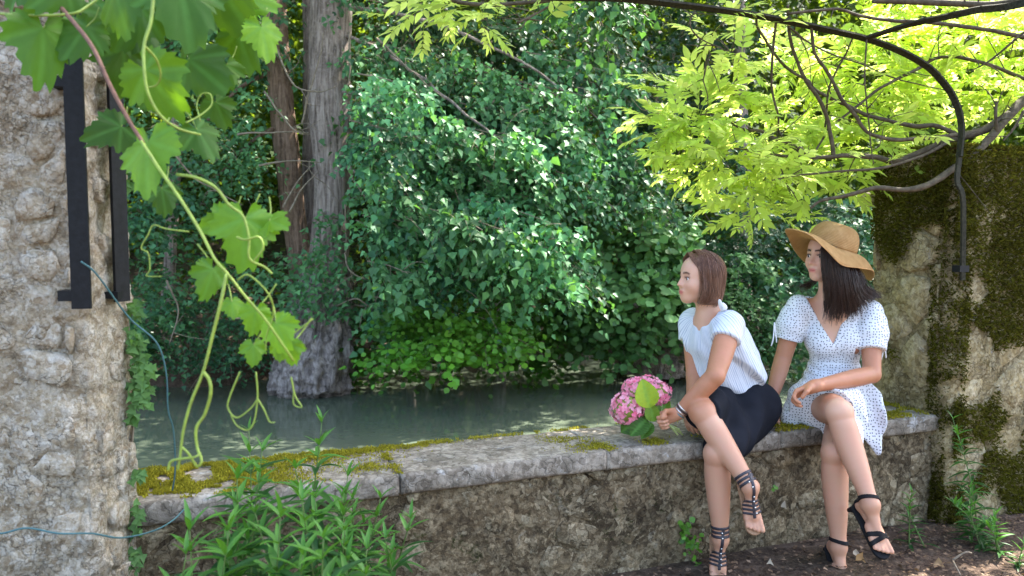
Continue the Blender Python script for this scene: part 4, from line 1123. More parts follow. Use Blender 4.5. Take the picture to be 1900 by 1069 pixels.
def stem(name, L, r0, r1, mat, n=40):
    P = spline([A(*q) for q in L], n)
    mb = MB(); mb.tube(P, np.linspace(r0, r1, n), 7)
    return link(name, mb.mesh(name), M[mat], vine)
stem('cane', [(40, -60, 2.0), (100, 0, 1.8), (125, 28, 1.72), (170, 85, 1.66), (205, 160, 1.62), (240, 225, 1.60), (266, 266, 1.58)], .0050, .0038, 'cane')
stem('cane', [(-60, 20, 1.9), (40, 28, 1.75), (130, 26, 1.72), (165, 10, 1.75), (200, -20, 1.8)], .0030, .0030, 'shoot')
stem('shoot', [(286, -20, 1.55), (280, 40, 1.54), (268, 80, 1.53), (267, 120, 1.52), (274, 170, 1.52), (296, 212, 1.53), (330, 238, 1.55), (372, 250, 1.58)], .0034, .0022, 'shoot')
stem('tendril', [(268, 85, 1.53), (290, 110, 1.56), (298, 140, 1.58), (290, 158, 1.6), (275, 162, 1.6)], .0024, .0014, 'shoot')
stem('shoot', [(262, 262, 1.58), (300, 320, 1.56), (335, 370, 1.54), (372, 430, 1.52), (398, 480, 1.51), (422, 508, 1.51), (455, 550, 1.52), (490, 590, 1.53), (525, 640, 1.55), (545, 670, 1.57)], .0034, .0022, 'shoot')
stem('tendril', [(328, 324, 1.58), (365, 330, 1.56), (400, 348, 1.55), (425, 380, 1.55), (450, 400, 1.55), (462, 440, 1.55), (463, 480, 1.55), (490, 495, 1.56), (505, 508, 1.56)], .0030, .0022, 'shoot', 50)
stem('tendril', [(420, 508, 1.51), (410, 560, 1.5), (395, 620, 1.5), (377, 690, 1.5), (355, 745, 1.5), (340, 800, 1.5), (334, 850, 1.5), (330, 872, 1.5)], .0034, .0022, 'shoot', 50)
stem('tendril', [(377, 690, 1.5), (388, 705, 1.5), (391, 730, 1.5), (380, 768, 1.51), (364, 795, 1.51), (366, 830, 1.51), (374, 855, 1.5), (365, 865, 1.5), (350, 842, 1.49), (338, 830, 1.49)], .0034, .0022, 'shoot', 60)
stem('tendril', [(312, 872, 1.5), (318, 856, 1.5), (340, 851, 1.49), (362, 848, 1.49), (372, 840, 1.5)], .0028, .0018, 'shoot')
stem('tendril', [(445, 690, 1.58), (425, 740, 1.58), (424, 760, 1.58), (440, 775, 1.58), (465, 758, 1.58), (478, 740, 1.58)], .0018, .0014, 'shoot')
stem('tendril', [(475, 690, 1.58), (478, 735, 1.58), (472, 780, 1.58), (460, 798, 1.58), (440, 790, 1.58), (428, 770, 1.58)], .0018, .0012, 'shoot')
stem('tendril', [(478, 740, 1.58), (490, 760, 1.58), (500, 782, 1.58), (510, 784, 1.58)], .0018, .0010, 'shoot')
stem('tendril', [(540, 700, 1.6), (548, 735, 1.6), (560, 755, 1.6), (545, 750, 1.6), (545, 725, 1.6)], .0018, .0012, 'shoot')
stem('tendril', [(345, 228, 1.7), (370, 215, 1.72), (392, 195, 1.74), (390, 175, 1.74), (374, 175, 1.74), (365, 195, 1.74), (372, 225, 1.72)], .0018, .0012, 'shoot', 50)
stem('tendril', [(350, 430, 1.6), (310, 425, 1.62), (285, 418, 1.64), (275, 435, 1.64), (262, 460, 1.64), (275, 470, 1.64), (278, 500, 1.64), (272, 512, 1.64), (300, 513, 1.64)], .0016, .0010, 'shoot', 50)
stem('tendril', [(440, 440, 1.55), (455, 445, 1.54), (480, 440, 1.54), (488, 460, 1.54), (470, 485, 1.54)], .0026, .0016, 'shoot')
stem('tendril', [(440, 520, 1.55), (460, 510, 1.55), (490, 535, 1.56), (505, 560, 1.57), (506, 590, 1.58), (495, 620, 1.58), (493, 650, 1.58)], .0018, .0012, 'shoot')

# ivy clinging to the pillar's river side
ivp = thing('ivy_plant', 'pale green ivy growing up the back edge of the pale pillar', 'ivy', A(250, 760, 2.45))
fol = MB(); tw = MB()
for (x, y, rx, ry, n) in [(235, 570, 10, 16, 4), (240, 640, 12, 40, 10), (250, 720, 16, 40, 16), (248, 690, 14, 30, 10), (245, 880, 12, 14, 4), (240, 960, 8, 30, 4), (235, 1030, 8, 40, 5), (232, 770, 8, 20, 4), (215, 310, 8, 12, 3), (222, 340, 8, 8, 2)]:
    c = A(x + 12, y, 2.40)
    P = c + rg.normal(0, .5, (n * 6, 3)) * [rx * .0016, .03, ry * .0016]
    m = len(P)
    fol.add(*place_leaves(T_IVY, P, rg.normal(0, .5, (m, 3)) + [.3, -.2, -.6], rg.normal(0, .3, (m, 3)) + [.2, -1, .6], 0.032 * rg.uniform(.6, 1.2, m), rg, 0.9, 0.2, 1.25))
limb(tw, [A(238, 1060, 2.42), A(244, 860, 2.43), A(246, 720, 2.43), A(236, 560, 2.42), A(214, 300, 2.42)], .004, .002, 5, 30, 0.01)
link('foliage', fol.mesh('foliage'), M['lime'], ivp, kind='stuff'); link('stem', tw.mesh('stem'), M['twig'], ivp)

# blue green twine: one length along the pillar, one hanging down to the coping
tn = MB(); tn.tube(spline([A(*q) for q in ((-60, 985, 1.95), (0, 990, 1.97), (50, 980, 1.98), (110, 990, 2.0), (170, 990, 2.05), (225, 998, 2.12), (285, 985, 2.25), (320, 966, 2.36), (342, 945, 2.42))], 60), 0.0026, 6)
link('twine', tn.mesh('twine'), M['twine'], None, 'blue green twine stretched across the pillar foot to the coping', 'twine')
tn = MB(); tn.tube(spline([A(*q) for q in ((150, 485, 2.12), (180, 510, 2.15), (240, 590, 2.25), (290, 635, 2.3), (308, 690, 2.34), (312, 760, 2.38), (322, 800, 2.42), (325, 870, 2.47), (320, 910, 2.5))], 60), 0.0026, 6)
link('twine', tn.mesh('twine'), M['twine'], None, 'blue green twine hanging from the iron post down to the mossy coping', 'twine')

# ================================================================ weeds
def lance_mesh(seed):
    r = np.random.default_rng(seed)
    t = np.linspace(0, 1, 9); w = 0.090 * np.sin(np.pi * t ** 0.75) ** 0.9 + 0.002
    V, C = [], []
    for a, b in zip(t, w):
        z = -0.42 * a * a * (0.6 + 0.5 * r.uniform() * 0 + 0.1 * seed % 0.3)
        V += [(-b, a, z + b * 0.45), (0, a, z), (b, a, z + b * 0.45)]
        C += [(0.4, 1, .2), (0.4, 1, 0), (0.4, 1, .2)]
    idx = np.arange(27).reshape(9, 3)
    F = np.stack([idx[:-1, :-1], idx[:-1, 1:], idx[1:, 1:], idx[1:, :-1]], -1).reshape(-1, 4)
    return np.array(V), F, np.array(C)
LM = []
for k in range(12):
    V, F, C = lance_mesh(k % 4)
    C[:, 0] = (k // 4) * 0.45 + 0.05; C[:, 1] = 0.8 + 0.2 * (k // 4)
    mb = MB(); mb.add(V, F, C); me = mb.mesh('weed_leaf'); me.materials.append(M['weed']); LM.append(me)
def weed(base, top, label, nwh, leaf, rg, group=None, per=3, shoots=0):
    base = np.asarray(base); top = np.asarray(top)
    w = thing('willowherb', label, 'weed', base, group)
    st0 = (base, top)
    stems = [(base, top, 1.0)]
    for q in range(shoots):
        b2 = base + [rg.normal(0, .035), rg.normal(0, .035), 0]
        hgt = rg.uniform(0.62, 0.95)
        stems.append((b2, np.array([top[0] + rg.normal(0, .05), top[1] + rg.normal(0, .05), (top[2] - base[2]) * hgt]), hgt))
    for (base, top, hgt) in stems:
        mid = (base + top) / 2 + rg.normal(0, 0.02, 3)
        P = spline([base, mid, top], 24)
        mb = MB(); mb.tube(P, np.linspace(0.0034, 0.0014, 24), 6)
        link('stem', mb.mesh('stem'), M['weedstem'], w)
        H = np.linalg.norm(top - base)
        ts = 1 - (np.linspace(0.0, 0.93, int(nwh * (0.6 + .4 * hgt)))) ** 1.15
        rot = rg.uniform(0, 6)
        for t_ in ts:
            p_ = P[int(t_ * 23)]
            young = 1 - min(1, (1 - t_) * H / 0.16)
            for k in range(per):
                rot += 2.4 + rg.normal(0, .3)
                el = 0.15 + 0.9 * young + rg.normal(0, .22)
                D = np.array([math.cos(rot) * math.cos(el), math.sin(rot) * math.cos(el), math.sin(el)])
                me = LM[(8 if young > 0.45 else (4 if rg.uniform() > 0.6 else 0)) + rg.integers(4)]
                sc = 1.08 * leaf * (1 - 0.55 * young) * rg.uniform(0.7, 1.2)
                put_leaf(p_, D, np.array([0, 0, 1.0]) + nrm(D * [1, 1, 0]) * -0.2, sc, w, me)
M['weedstem'] = plain_mat('weed_stem', (0.10, 0.16, 0.04), 0.5, 0.3)
rg = np.random.default_rng(404)
WD = [((470, 1150, 2.30), (462, 800, 2.30), 15, .11), ((555, 1150, 2.35), (597, 785, 2.36), 15, .11), ((500, 1160, 2.15), (486, 838, 2.18), 15, .12), ((600, 1150, 2.22), (548, 870, 2.22), 13, .12), ((640, 1150, 2.3), (645, 885, 2.32), 12, .11), ((690, 1150, 2.35), (706, 925, 2.36), 10, .10), ((560, 1180, 2.0), (560, 930, 2.0), 12, .13), ((440, 1180, 2.0), (440, 890, 2.02), 13, .13), ((370, 1180, 1.9), (352, 985, 1.9), 9, .14), ((500, 1180, 1.85), (520, 960, 1.85), 11, .14), ((620, 1180, 2.05), (640, 985, 2.05), 10, .12), ((700, 1180, 2.2), (715, 1000, 2.2), 8, .11), ((420, 1180, 1.75), (425, 985, 1.75), 10, .14), ((585, 1200, 1.8), (600, 1000, 1.8), 9, .13), ((660, 1200, 1.95), (680, 1020, 1.95), 8, .12), ((330, 1200, 1.8), (345, 1030, 1.8), 6, .12)]
desc = ['tall thin willowherb left of centre in the weed clump, tip against the water', 'tallest willowherb at the back of the weed clump, tip reaching over the coping', 'dark leaved willowherb rising beside the tall thin one', 'bushy willowherb leaning left in front of the coping', 'willowherb with pale tip in front of the coping joint', 'willowherb at the right edge of the clump against the rubble wall', 'broad leaved willowherb in the middle of the clump', 'willowherb with long leaves in front of the mossy coping', 'lone short willowherb at the left end of the clump', 'near willowherb with large leaves at the bottom of the clump', 'low willowherb right of the middle of the clump', 'low willowherb near the wall at the right foot of the clump', 'nearest big leaved willowherb at the bottom left of the clump', 'short bright willowherb at the very bottom of the clump', 'short willowherb at the bottom right of the clump', 'smallest willowherb at the bottom left corner of the clump']
for (b, tp, n, lf), ds in zip(WD, desc):
    bb = A(*b); bb[2] = 0.0
    weed(bb, A(*tp), ds, n, lf, rg, 'willowherb clump before the parapet', 4, 2 if tp[1] > 860 else 0)
for (b, tp, n, lf, ds, pr) in [((1815, 1010, 3.42), (1768, 778, 3.44), 13, .085, 'tall willowherb growing against the foot of the mossy wall', 3), ((1850, 1050, 3.25), (1848, 955, 3.25), 6, .09, 'leafy willowherb at the bottom right corner before the mossy wall', 4), ((1715, 1030, 3.3), (1692, 915, 3.32), 7, .075, 'small willowherb between the black sandal and the mossy wall', 3), ((1830, 1040, 3.3), (1800, 905, 3.34), 8, .10, 'broad willowherb at the foot of the tall one', 4), ((1890, 1080, 3.1), (1900, 1010, 3.1), 4, .08, 'low willowherb cut by the right edge', 3)]:
    bb = A(*b); bb[2] = 0.0
    weed(bb, A(*tp), ds, n, lf, rg, 'willowherb at the mossy wall', pr, 1)
# small creeping plant on the parapet face between the legs
cp = thing('creeper', 'small green creeper growing on the wall face beside the planted leg', 'plant', A(1275, 1040, 3.16))
fol = MB()
P = np.concatenate([A(x, y, 3.135) + rg.normal(0, .5, (n, 3)) * [rx * .0021, .02, ry * .0021] for (x, y, rx, ry, n) in [(1275, 975, 10, 16, 16), (1285, 1010, 14, 20, 24), (1290, 1045, 12, 14, 14), (1270, 1000, 8, 30, 14), (1440, 905, 4, 8, 4)]])
m = len(P)
fol.add(*place_leaves(T_ROUND, P, rg.normal(0, .5, (m, 3)) + [0, -.3, -.5], rg.normal(0, .4, (m, 3)) + [0, -1, .6], 0.022 * rg.uniform(.6, 1.3, m), rg, 0.6, 0.3, 1.0))
link('foliage', fol.mesh('foliage'), M['alder'], cp, kind='stuff')

# ================================================================ litter on the ground
n = 5000
u = rg.uniform(-1.2, 3.2, n); v = -np.abs(rg.normal(0, 0.7, n)) - 0.0
Pb = O_ + u[:, None] * E_ - v[:, None] * N_; Pb[:, 2] = 0.012
D = rg.normal(0, 1, (n, 3)) * [1, 1, .25]
lt = MB(); lt.add(*place_leaves(T_FAR, Pb, D, rg.normal(0, .35, (n, 3)) + [0, 0, 1], rg.uniform(0.008, 0.028, n), rg, 0.4, 0.4, 1.0, 0.35))
M['litter'] = leaf_mat('dry_litter', (0.10, 0.065, 0.04), (0.22, 0.15, 0.10), 0.85, 0.1, (0.2, 0.12, 0.05), spec=0.1)
link('leaf_litter', lt.mesh('leaf_litter'), M['litter'], None, 'brown scattered leaf litter on the earth below the wall', 'litter', kind='stuff')
M['dryleaf'] = leaf_mat('dry_leaf', (0.30, 0.16, 0.05), (0.45, 0.38, 0.28), 0.7, 0.2, (0.4, 0.25, 0.08), spec=0.2)
for (x, y, Y, s_, tn_, ds) in [(1463, 940, 3.27, .035, .95, 'pale dry leaf stuck on the wall between the two pairs of legs'), (1583, 1018, 3.2, .045, .9, 'cream dry leaf on the ground behind the planted heel'), (1592, 1022, 3.15, .05, .1, 'orange brown dry leaf on the ground behind the planted heel'), (1735, 1045, 3.1, .045, .25, 'brown curled leaf on the ground by the small weed'), (1425, 1052, 3.1, .035, .9, 'pale dry leaf on the ground near the bottom centre right')]:
    c = A(x, y, Y)
    if 'wall' not in ds: c[2] = 0.03; c[:2] = A(x, y, 1.29 * Y / max(0.2, CAMZ - A(x, y, Y)[2]))[:2] if False else c[:2]
    else: c = W((c - O_) @ E_, 0.005, c[2])
    V, F, C = place_leaves(T_IVY, c[None], np.array([[0.6, -0.2, -0.5]]), np.array([[0.2, -0.9, 0.5]]), [s_ * .9], rg)
    V = V + rg.normal(0, .003, V.shape)
    V2 = V + np.array([0, 0.0015, -0.001])
    C[:, 0] = tn_; C[:, 1] = 1
    mb = MB(); mb.add(V, F, C); mb.add(V2, F[:, ::-1], C)
    link('fallen_leaf', mb.mesh('fallen_leaf'), M['dryleaf'], None, ds, 'leaf', 'fallen dry leaves')
mb = MB(); mb.tube(spline([A(1768, 1030, 3.1) * [1, 1, 0] + [0, 0, .03], A(1790, 1022, 3.1) * [1, 1, 0] + [0, 0, .06], A(1803, 1018, 3.12) * [1, 1, 0] + [0, 0, .05]], 12), np.linspace(.005, .003, 12), 6)
mb.tube(spline([A(1768, 1030, 3.1) * [1, 1, 0] + [0, 0, .03], A(1772, 1050, 3.05) * [1, 1, 0] + [0, 0, .03], A(1782, 1069, 3.0) * [1, 1, 0] + [0, 0, .012]], 12), np.linspace(.004, .003, 12), 6)
link('fallen_twig', mb.mesh('fallen_twig'), M['twig'], None, 'bent pale twig lying on the earth by the mossy wall', 'twig')
# ================================================================ soft solids: bodies and clothes as one smooth surface each
class Solid:
    def __init__(s): s.ops = []
    def rc(s, a, b, ra, rb, k=0.02, op='+'):
        a = np.asarray(a, float); b = np.asarray(b, float)
        lo = np.minimum(a, b) - max(ra, rb); hi = np.maximum(a, b) + max(ra, rb)
        ab = b - a; L2 = float(ab @ ab) + 1e-12
        def f(X, Y, Z):
            px, py, pz = X - a[0], Y - a[1], Z - a[2]
            t = np.clip((px * ab[0] + py * ab[1] + pz * ab[2]) / L2, 0, 1)
            return np.sqrt((px - t * ab[0]) ** 2 + (py - t * ab[1]) ** 2 + (pz - t * ab[2]) ** 2) - (ra + (rb - ra) * t)
        s.ops.append((f, lo, hi, k, op)); return s
    def el(s, c, ax, rad, k=0.02, op='+'):
        c = np.asarray(c, float); ax = np.asarray(ax, float); rad = np.asarray(rad, float)
        ext = np.sqrt(((ax * rad[:, None]) ** 2).sum(0))
        def f(X, Y, Z):
            p = [X - c[0], Y - c[1], Z - c[2]]
            q = [sum(ax[i][j] * p[j] for j in range(3)) for i in range(3)]
            k0 = np.sqrt(sum((q[i] / rad[i]) ** 2 for i in range(3)))
            k1 = np.sqrt(sum((q[i] / rad[i] ** 2) ** 2 for i in range(3))) + 1e-9
            return k0 * (k0 - 1) / k1
        s.ops.append((f, c - ext, c + ext, k, op)); return s
    def sp(s, c, r, k=0.02, op='+'): return s.el(c, np.eye(3), (r, r, r), k, op)
    def chain(s, P, rad, k=0.02):
        for i in range(len(P) - 1): s.rc(P[i], P[i + 1], rad[i], rad[i + 1], k if i == 0 else min(k, .002))
        return s
    def limb(s, P, rad, k=0.02):
        """a smoothly curved and tapered limb"""
        n = 4 * (len(P) - 1) + 1
        Q = spline(P, n); r = spline(np.stack([np.asarray(rad, float)] * 3, 1), n)[:, 0]
        for i in range(n - 1): s.rc(Q[i], Q[i + 1], r[i], r[i + 1], k if i == 0 else .0006)
        return s
    def bounds(s, pad=0.03):
        pl = [o for o in s.ops if o[4] == '+']
        return np.min([o[1] for o in pl], 0) - pad, np.max([o[2] for o in pl], 0) + pad
    def field(s, h, lo=None, hi=None, pad=0.03):
        if lo is None: lo, hi = s.bounds()
        lo = np.asarray(lo, float); hi = np.asarray(hi, float)
        n = np.ceil((hi - lo) / h).astype(int) + 1
        ax = [np.arange(n[i]) * h + lo[i] for i in range(3)]
        Fd = np.full(n, 0.2, np.float32)
        for f, a, b, k, op in s.ops:
            i0 = np.clip(np.floor((a - pad - k - lo) / h).astype(int), 0, n); i1 = np.clip(np.ceil((b + pad + k - lo) / h).astype(int) + 1, 0, n)
            if np.any(i1 <= i0): continue
            sl = tuple(slice(i0[j], i1[j]) for j in range(3))
            X = ax[0][sl[0]][:, None, None]; Y = ax[1][sl[1]][None, :, None]; Z = ax[2][sl[2]][None, None, :]
            d = f(X, Y, Z).astype(np.float32)
            c = Fd[sl]
            if op == '+':
                hh = np.clip(k - np.abs(c - d), 0, None) / k
                Fd[sl] = np.minimum(c, d) - hh * hh * k * 0.25
            else:
                hh = np.clip(k - np.abs(c + d), 0, None) / k
                Fd[sl] = np.maximum(c, -d) + hh * hh * k * 0.25
        return Grid(Fd, ax, lo, h)

class Grid:
    def __init__(s, Fd, ax, lo, h): s.F, s.ax, s.lo, s.h = Fd, ax, lo, h
    def xyz(s): return s.ax[0][:, None, None], s.ax[1][None, :, None], s.ax[2][None, None, :]
    def inter(s, G, k=0.004):
        G = G.astype(np.float32)
        hh = np.clip(k - np.abs(s.F - G), 0, None) / k
        s.F = np.maximum(s.F, G) + hh * hh * k * 0.25
        return s
    def plane(s, c, n, k=0.004):
        """keep the side opposite to n"""
        X, Y, Z = s.xyz(); n = nrm(n)
        return s.inter((X - c[0]) * n[0] + (Y - c[1]) * n[1] + (Z - c[2]) * n[2], k)
    def local(s, c, ax):
        X, Y, Z = s.xyz()
        return [(X - c[0]) * a[0] + (Y - c[1]) * a[1] + (Z - c[2]) * a[2] for a in ax]
    def wrinkle(s, fn, band=0.03):
        i = np.nonzero(np.abs(s.F) < band)
        P = np.stack([s.ax[k][i[k]] for k in range(3)], -1)
        s.F[i] += fn(P).astype(np.float32)
        return s
    def mesh(s):
        F = s.F; h = s.h
        neg = F < 0
        nx, ny, nz = F.shape
        cnt = np.zeros((nx - 1, ny - 1, nz - 1), np.int8)
        corners = [(i, j, k) for i in (0, 1) for j in (0, 1) for k in (0, 1)]
        for i, j, k in corners: cnt += neg[i:nx - 1 + i, j:ny - 1 + j, k:nz - 1 + k]
        act = np.nonzero((cnt > 0) & (cnt < 8))
        vid = np.full(cnt.shape, -1, np.int32)
        vid[act] = np.arange(len(act[0]))
        a0, a1, a2 = act
        val = {c: F[a0 + c[0], a1 + c[1], a2 + c[2]] for c in corners}
        acc = np.zeros((len(a0), 3)); w = np.zeros(len(a0))
        for c in corners:
            for axi in range(3):
                if c[axi] == 1: continue
                d = list(c); d[axi] = 1; d = tuple(d)
                va, vb = val[c], val[d]
                m = (va < 0) != (vb < 0)
                t = np.where(m, va / np.where(m, va - vb, 1), 0)
                p = np.tile(np.array(c, float), (len(a0), 1)); p[:, axi] += t
                acc += p * m[:, None]; w += m
        V = s.lo + (np.stack(act, -1) + acc / w[:, None]) * h
        faces = []
        for axi in range(3):
            b, c = (axi + 1) % 3, (axi + 2) % 3
            sl0 = [slice(None)] * 3; sl1 = [slice(None)] * 3
            sl0[axi] = slice(0, -1); sl1[axi] = slice(1, None)
            A_, B_ = neg[tuple(sl0)], neg[tuple(sl1)]
            e = np.nonzero(A_ != B_)
            e = np.stack(e, -1)
            ok = (e[:, b] > 0) & (e[:, c] > 0) & (e[:, b] < F.shape[b] - 1) & (e[:, c] < F.shape[c] - 1)
            e = e[ok]
            q = []
            for db, dc in ((-1, -1), (0, -1), (0, 0), (-1, 0)):
                g = e.copy(); g[:, b] += db; g[:, c] += dc
                q.append(vid[g[:, 0], g[:, 1], g[:, 2]])
            q = np.stack(q, -1)
            fl = ~A_[e[:, 0], e[:, 1], e[:, 2]]
            q[fl] = q[fl][:, ::-1]
            faces.append(q)
        return V, np.concatenate(faces)
    def smooth_mesh(s, it=1):
        V, F = s.mesh()
        for _ in range(it):
            acc = np.zeros_like(V); n = np.zeros(len(V))
            for a, b in ((0, 1), (1, 2), (2, 3), (3, 0)):
                np.add.at(acc, F[:, a], V[F[:, b]]); np.add.at(acc, F[:, b], V[F[:, a]])
                np.add.at(n, F[:, a], 1); np.add.at(n, F[:, b], 1)
            V = V * 0.5 + 0.5 * acc / np.maximum(n, 1)[:, None]
        return V, F

def frame3(f, up):
    f = nrm(f); up = np.asarray(up, float); u = nrm(up - f * (up @ f)); l = np.cross(u, f)
    return np.array([f, l, u])          # forward, left, up

def add_head(S, c, ax, s):
    L = lambda f, l, u: c + s * (f * ax[0] + l * ax[1] + u * ax[2])
    S.el(L(-.014, 0, .034), ax, np.array([.090, .073, .082]) * s, .03)
    S.el(L(.030, 0, .024), ax, np.array([.059, .060, .072]) * s, .03)
    S.el(L(.030, 0, -.045), ax, np.array([.054, .048, .056]) * s, .03)
    S.sp(L(.071, 0, -.088), .016 * s, .03)
    for q in (-1, 1):
        S.rc(L(-.008, q * .052, -.040), L(.062, q * .014, -.089), .016 * s, .014 * s, .03)
        S.sp(L(.057, q * .034, -.032), .027 * s, .03)
        S.rc(L(.081, q * .004, .018), L(.062, q * .042, .016), .0075 * s, .006 * s, .016)
    S.rc(L(.083, 0, .010), L(.1080, 0, -.028), .0065 * s, .0078 * s, .013)
    for q in (-1, 1):
        S.sp(L(.094, q * .0095, -.032), .0070 * s, .009)
    S.el(L(.078, 0, -.060), ax, np.array([.018, .026, .020]) * s, .014)
    for q in (-1, 1):
        S.sp(L(.100, q * .031, .001), .021 * s, .010, '-')
    for q in (-1, 1):
        S.sp(L(.069, q * .031, .000), .0125 * s, .004)
        S.rc(L(.0815, q * .019, .0075), L(.074, q * .043, .006), .0040 * s, .0036 * s, .006)
        S.rc(L(.0805, q * .021, -.0090), L(.074, q * .041, -.008), .0034 * s, .003 * s, .006)
        S.el(L(-.006, q * .073, -.006), ax, np.array([.020, .008, .030]) * s, .006)
    S.rc(L(.0905, -.016, -.0572), L(.0905, .016, -.0572), .0046 * s, .0046 * s, .005)
    S.rc(L(.0940, -.005, -.0568), L(.0940, .005, -.0568), .0046 * s, .0046 * s, .006)
    S.rc(L(.0900, -.013, -.0690), L(.0900, .013, -.0690), .0055 * s, .0055 * s, .005)
    S.rc(L(.100, -.018, -.0628), L(.100, .018, -.0628), .0020 * s, .0020 * s, .003, '-')
    return L

def head_colors(C, V, c, ax, s, brow, lip):
    q = (V - c) @ ax.T / s
    f, l, u = q[:, 0], q[:, 1], q[:, 2]
    def put(m, col, a):
        C[m] = C[m] * (1 - a[m][:, None]) + np.array(col) * a[m][:, None]
    face = (f > 0.02) & (np.abs(l) < .075) & (u > -.13) & (u < .12)
    a = np.exp(-(((u + .063) / .0085) ** 2)) * np.clip(1.25 - (np.abs(l) / .019) ** 2, 0, 1)
    put(face & (f > .080), lip, np.clip(a * 1.3, 0, .85))
    al = np.abs(l)
    bu = .0255 + .10 * np.clip(al - .012, 0, 1) - 6.5 * np.clip(al - .026, 0, 1) ** 2 * 4
    a = np.exp(-(((u - bu) / .0042) ** 2)) * np.clip((al - .008) / .006, 0, 1) * np.clip((.047 - al) / .008, 0, 1)
    put(face & (f > .045), brow, np.clip(a * 1.5, 0, .92))
    a = np.exp(-(((l - np.sign(l) * .038) / .02) ** 2 + ((u + .035) / .018) ** 2)) * .35
    put(face, (0.62, 0.25, 0.18), a)
    a = np.exp(-((l / .016) ** 2 + ((u + .028) / .014) ** 2)) * .4
    put(face & (f > .09), (0.62, 0.26, 0.19), a)
    a = np.exp(-(((al - .031) / .020) ** 2 + ((u - .004) / .013) ** 2)) * .35
    put(face & (f > .05), (0.42, 0.22, 0.16), a)
    # lash line round the eyes
    a = np.exp(-(((u - .0072) / .0034) ** 2)) * np.clip((.019 - np.abs(al - .031)) / .006, 0, 1) * 1.3
    put(face & (f > .055), (0.05, 0.03, 0.025), np.clip(a, 0, .8))
    return C

def add_hand(S, wrist, d, thumb, size, curls, spread=0.06, tcurl=0.6, k=.006):
    """d towards the fingers, thumb = direction of the thumb side; curls are angles at the three joints per finger"""
    d = nrm(d); t = np.asarray(thumb, float); t = nrm(t - d * (t @ d)); p = np.cross(t, d)   # p: towards the palm's inner side
    L = lambda x, y, z: wrist + size * (x * d + y * t + z * p)
    S.rc(L(-.02, 0, 0), L(.02, 0, 0), .023 * size, .024 * size, .02)
    ys = (.030, .010, -.010, -.029)
    for y in ys: S.rc(L(.015, y * .6, 0), L(.082 - abs(y - .01) * .15, y, 0), .0165 * size, .0115 * size, .012)
    for y, ln, cu in zip(ys, (.070, .078, .072, .056), curls):
        P = L(.084 - abs(y - .01) * .15, y, 0); ang = 0.0; r = .0098 * size
        for seg, (fr_, c_) in enumerate(zip((.45, .30, .25), cu)):
            ang += c_
            dr = math.cos(ang) * d + math.sin(ang) * p + spread * (y / .03) * t
            Q = P + nrm(dr) * ln * fr_ * size
            S.rc(P, Q, r, r * 0.9, .004); P = Q; r *= 0.92
    a = L(.018, .024, .006); b = L(.052, .052, .018 + .012 * tcurl); c_ = L(.078, .052 - .012 * tcurl, .030 + .012 * tcurl)
    S.rc(a, b, .0155 * size, .0115 * size, .010); S.rc(b, c_, .0112 * size, .0092 * size, .004)
    return L

def add_foot(S, ankle, toe, up, size):
    f = nrm(toe); u = nrm(np.asarray(up, float) - f * (np.asarray(up, float) @ f)); l = np.cross(u, f)
    L = lambda x, y, z: ankle + size * (x * f + y * l + z * u)
    S.rc(L(0, 0, .01), L(-.030, 0, -.048), .028 * size, .025 * size, .016)
    S.rc(L(.005, 0, -.006), L(.105, 0, -.054), .026 * size, .018 * size, .016)
    S.rc(L(-.025, 0, -.054), L(.110, .006, -.062), .020 * size, .014 * size, .016)
    for y in (-.026, 0, .024): S.rc(L(.06, y * .6, -.052), L(.118 - abs(y) * .3, y, -.062), .018 * size, .013 * size, .010)
    return L, (f, l, u)

def add_toes(S, L, size, big):
    """big: +1 when the big toe is on the left of the foot frame"""
    for q, (y, ln, r) in enumerate(((.026, .062, .0118), (.010, .060, .0088), (-.003, .053, .0084), (-.016, .045, .0080), (-.028, .036, .0076))):
        y *= big
        S.rc(L(.112, y * .95, -.060), L(.112 + ln * .85, y * 1.12, -.066), r * size, r * .90 * size, .003)

def skin_mat(name):
    t = NT(name); c = t.tint(); p = t.pos()
    n = t.noise(p, 28, 4, 0.6)
    c = t.mix(t.ramp(n, [(0.35, 0.0), (0.7, 0.22)]), c, (0.60, 0.24, 0.17))
    n2 = t.noise(p, 420, 2, 0.5)
    b = t.bsdf(c, 0.48, t.bump(n2, 0.06, 0.002), 0.4)
    bs = b.node
    bs.inputs['Subsurface Weight'].default_value = 0.12
    bs.inputs['Subsurface Radius'].default_value = (0.012, 0.004, 0.002)
    bs.inputs['Subsurface Scale'].default_value = 0.6
    return t.done(b)
M['skin'] = skin_mat('skin')
def hair_mat(name, dark, mid, light):
    t = NT(name); p = t.pos()
    n = t.noise(t.scalev(p, (260, 260, 9)), 1.0, 4, 0.6)
    c = t.ramp(n, [(0.3, dark), (0.5, mid), (0.72, light)])
    return t.done(t.bsdf(c, 0.36, t.bump(n, 0.5, 0.004), 0.5))
M['hair_brown'] = hair_mat('brown_hair', (0.065, 0.024, 0.012), (0.165, 0.072, 0.040), (0.33, 0.175, 0.105))
M['browbrown'] = plain_mat('brown_brow', (0.11, 0.055, 0.034), 0.7, 0.2, 0.2, 300)
M['browdark'] = plain_mat('dark_brow', (0.03, 0.017, 0.013), 0.7, 0.2, 0.2, 300)
M['hair_base'] = plain_mat('dark_hair_base', (0.018, 0.010, 0.008), 0.9, 0.05, 0.4, 150, 0.5)
M['hair_dark'] = hair_mat('dark_hair', (0.010, 0.006, 0.005), (0.032, 0.015, 0.011), (0.080, 0.042, 0.030))
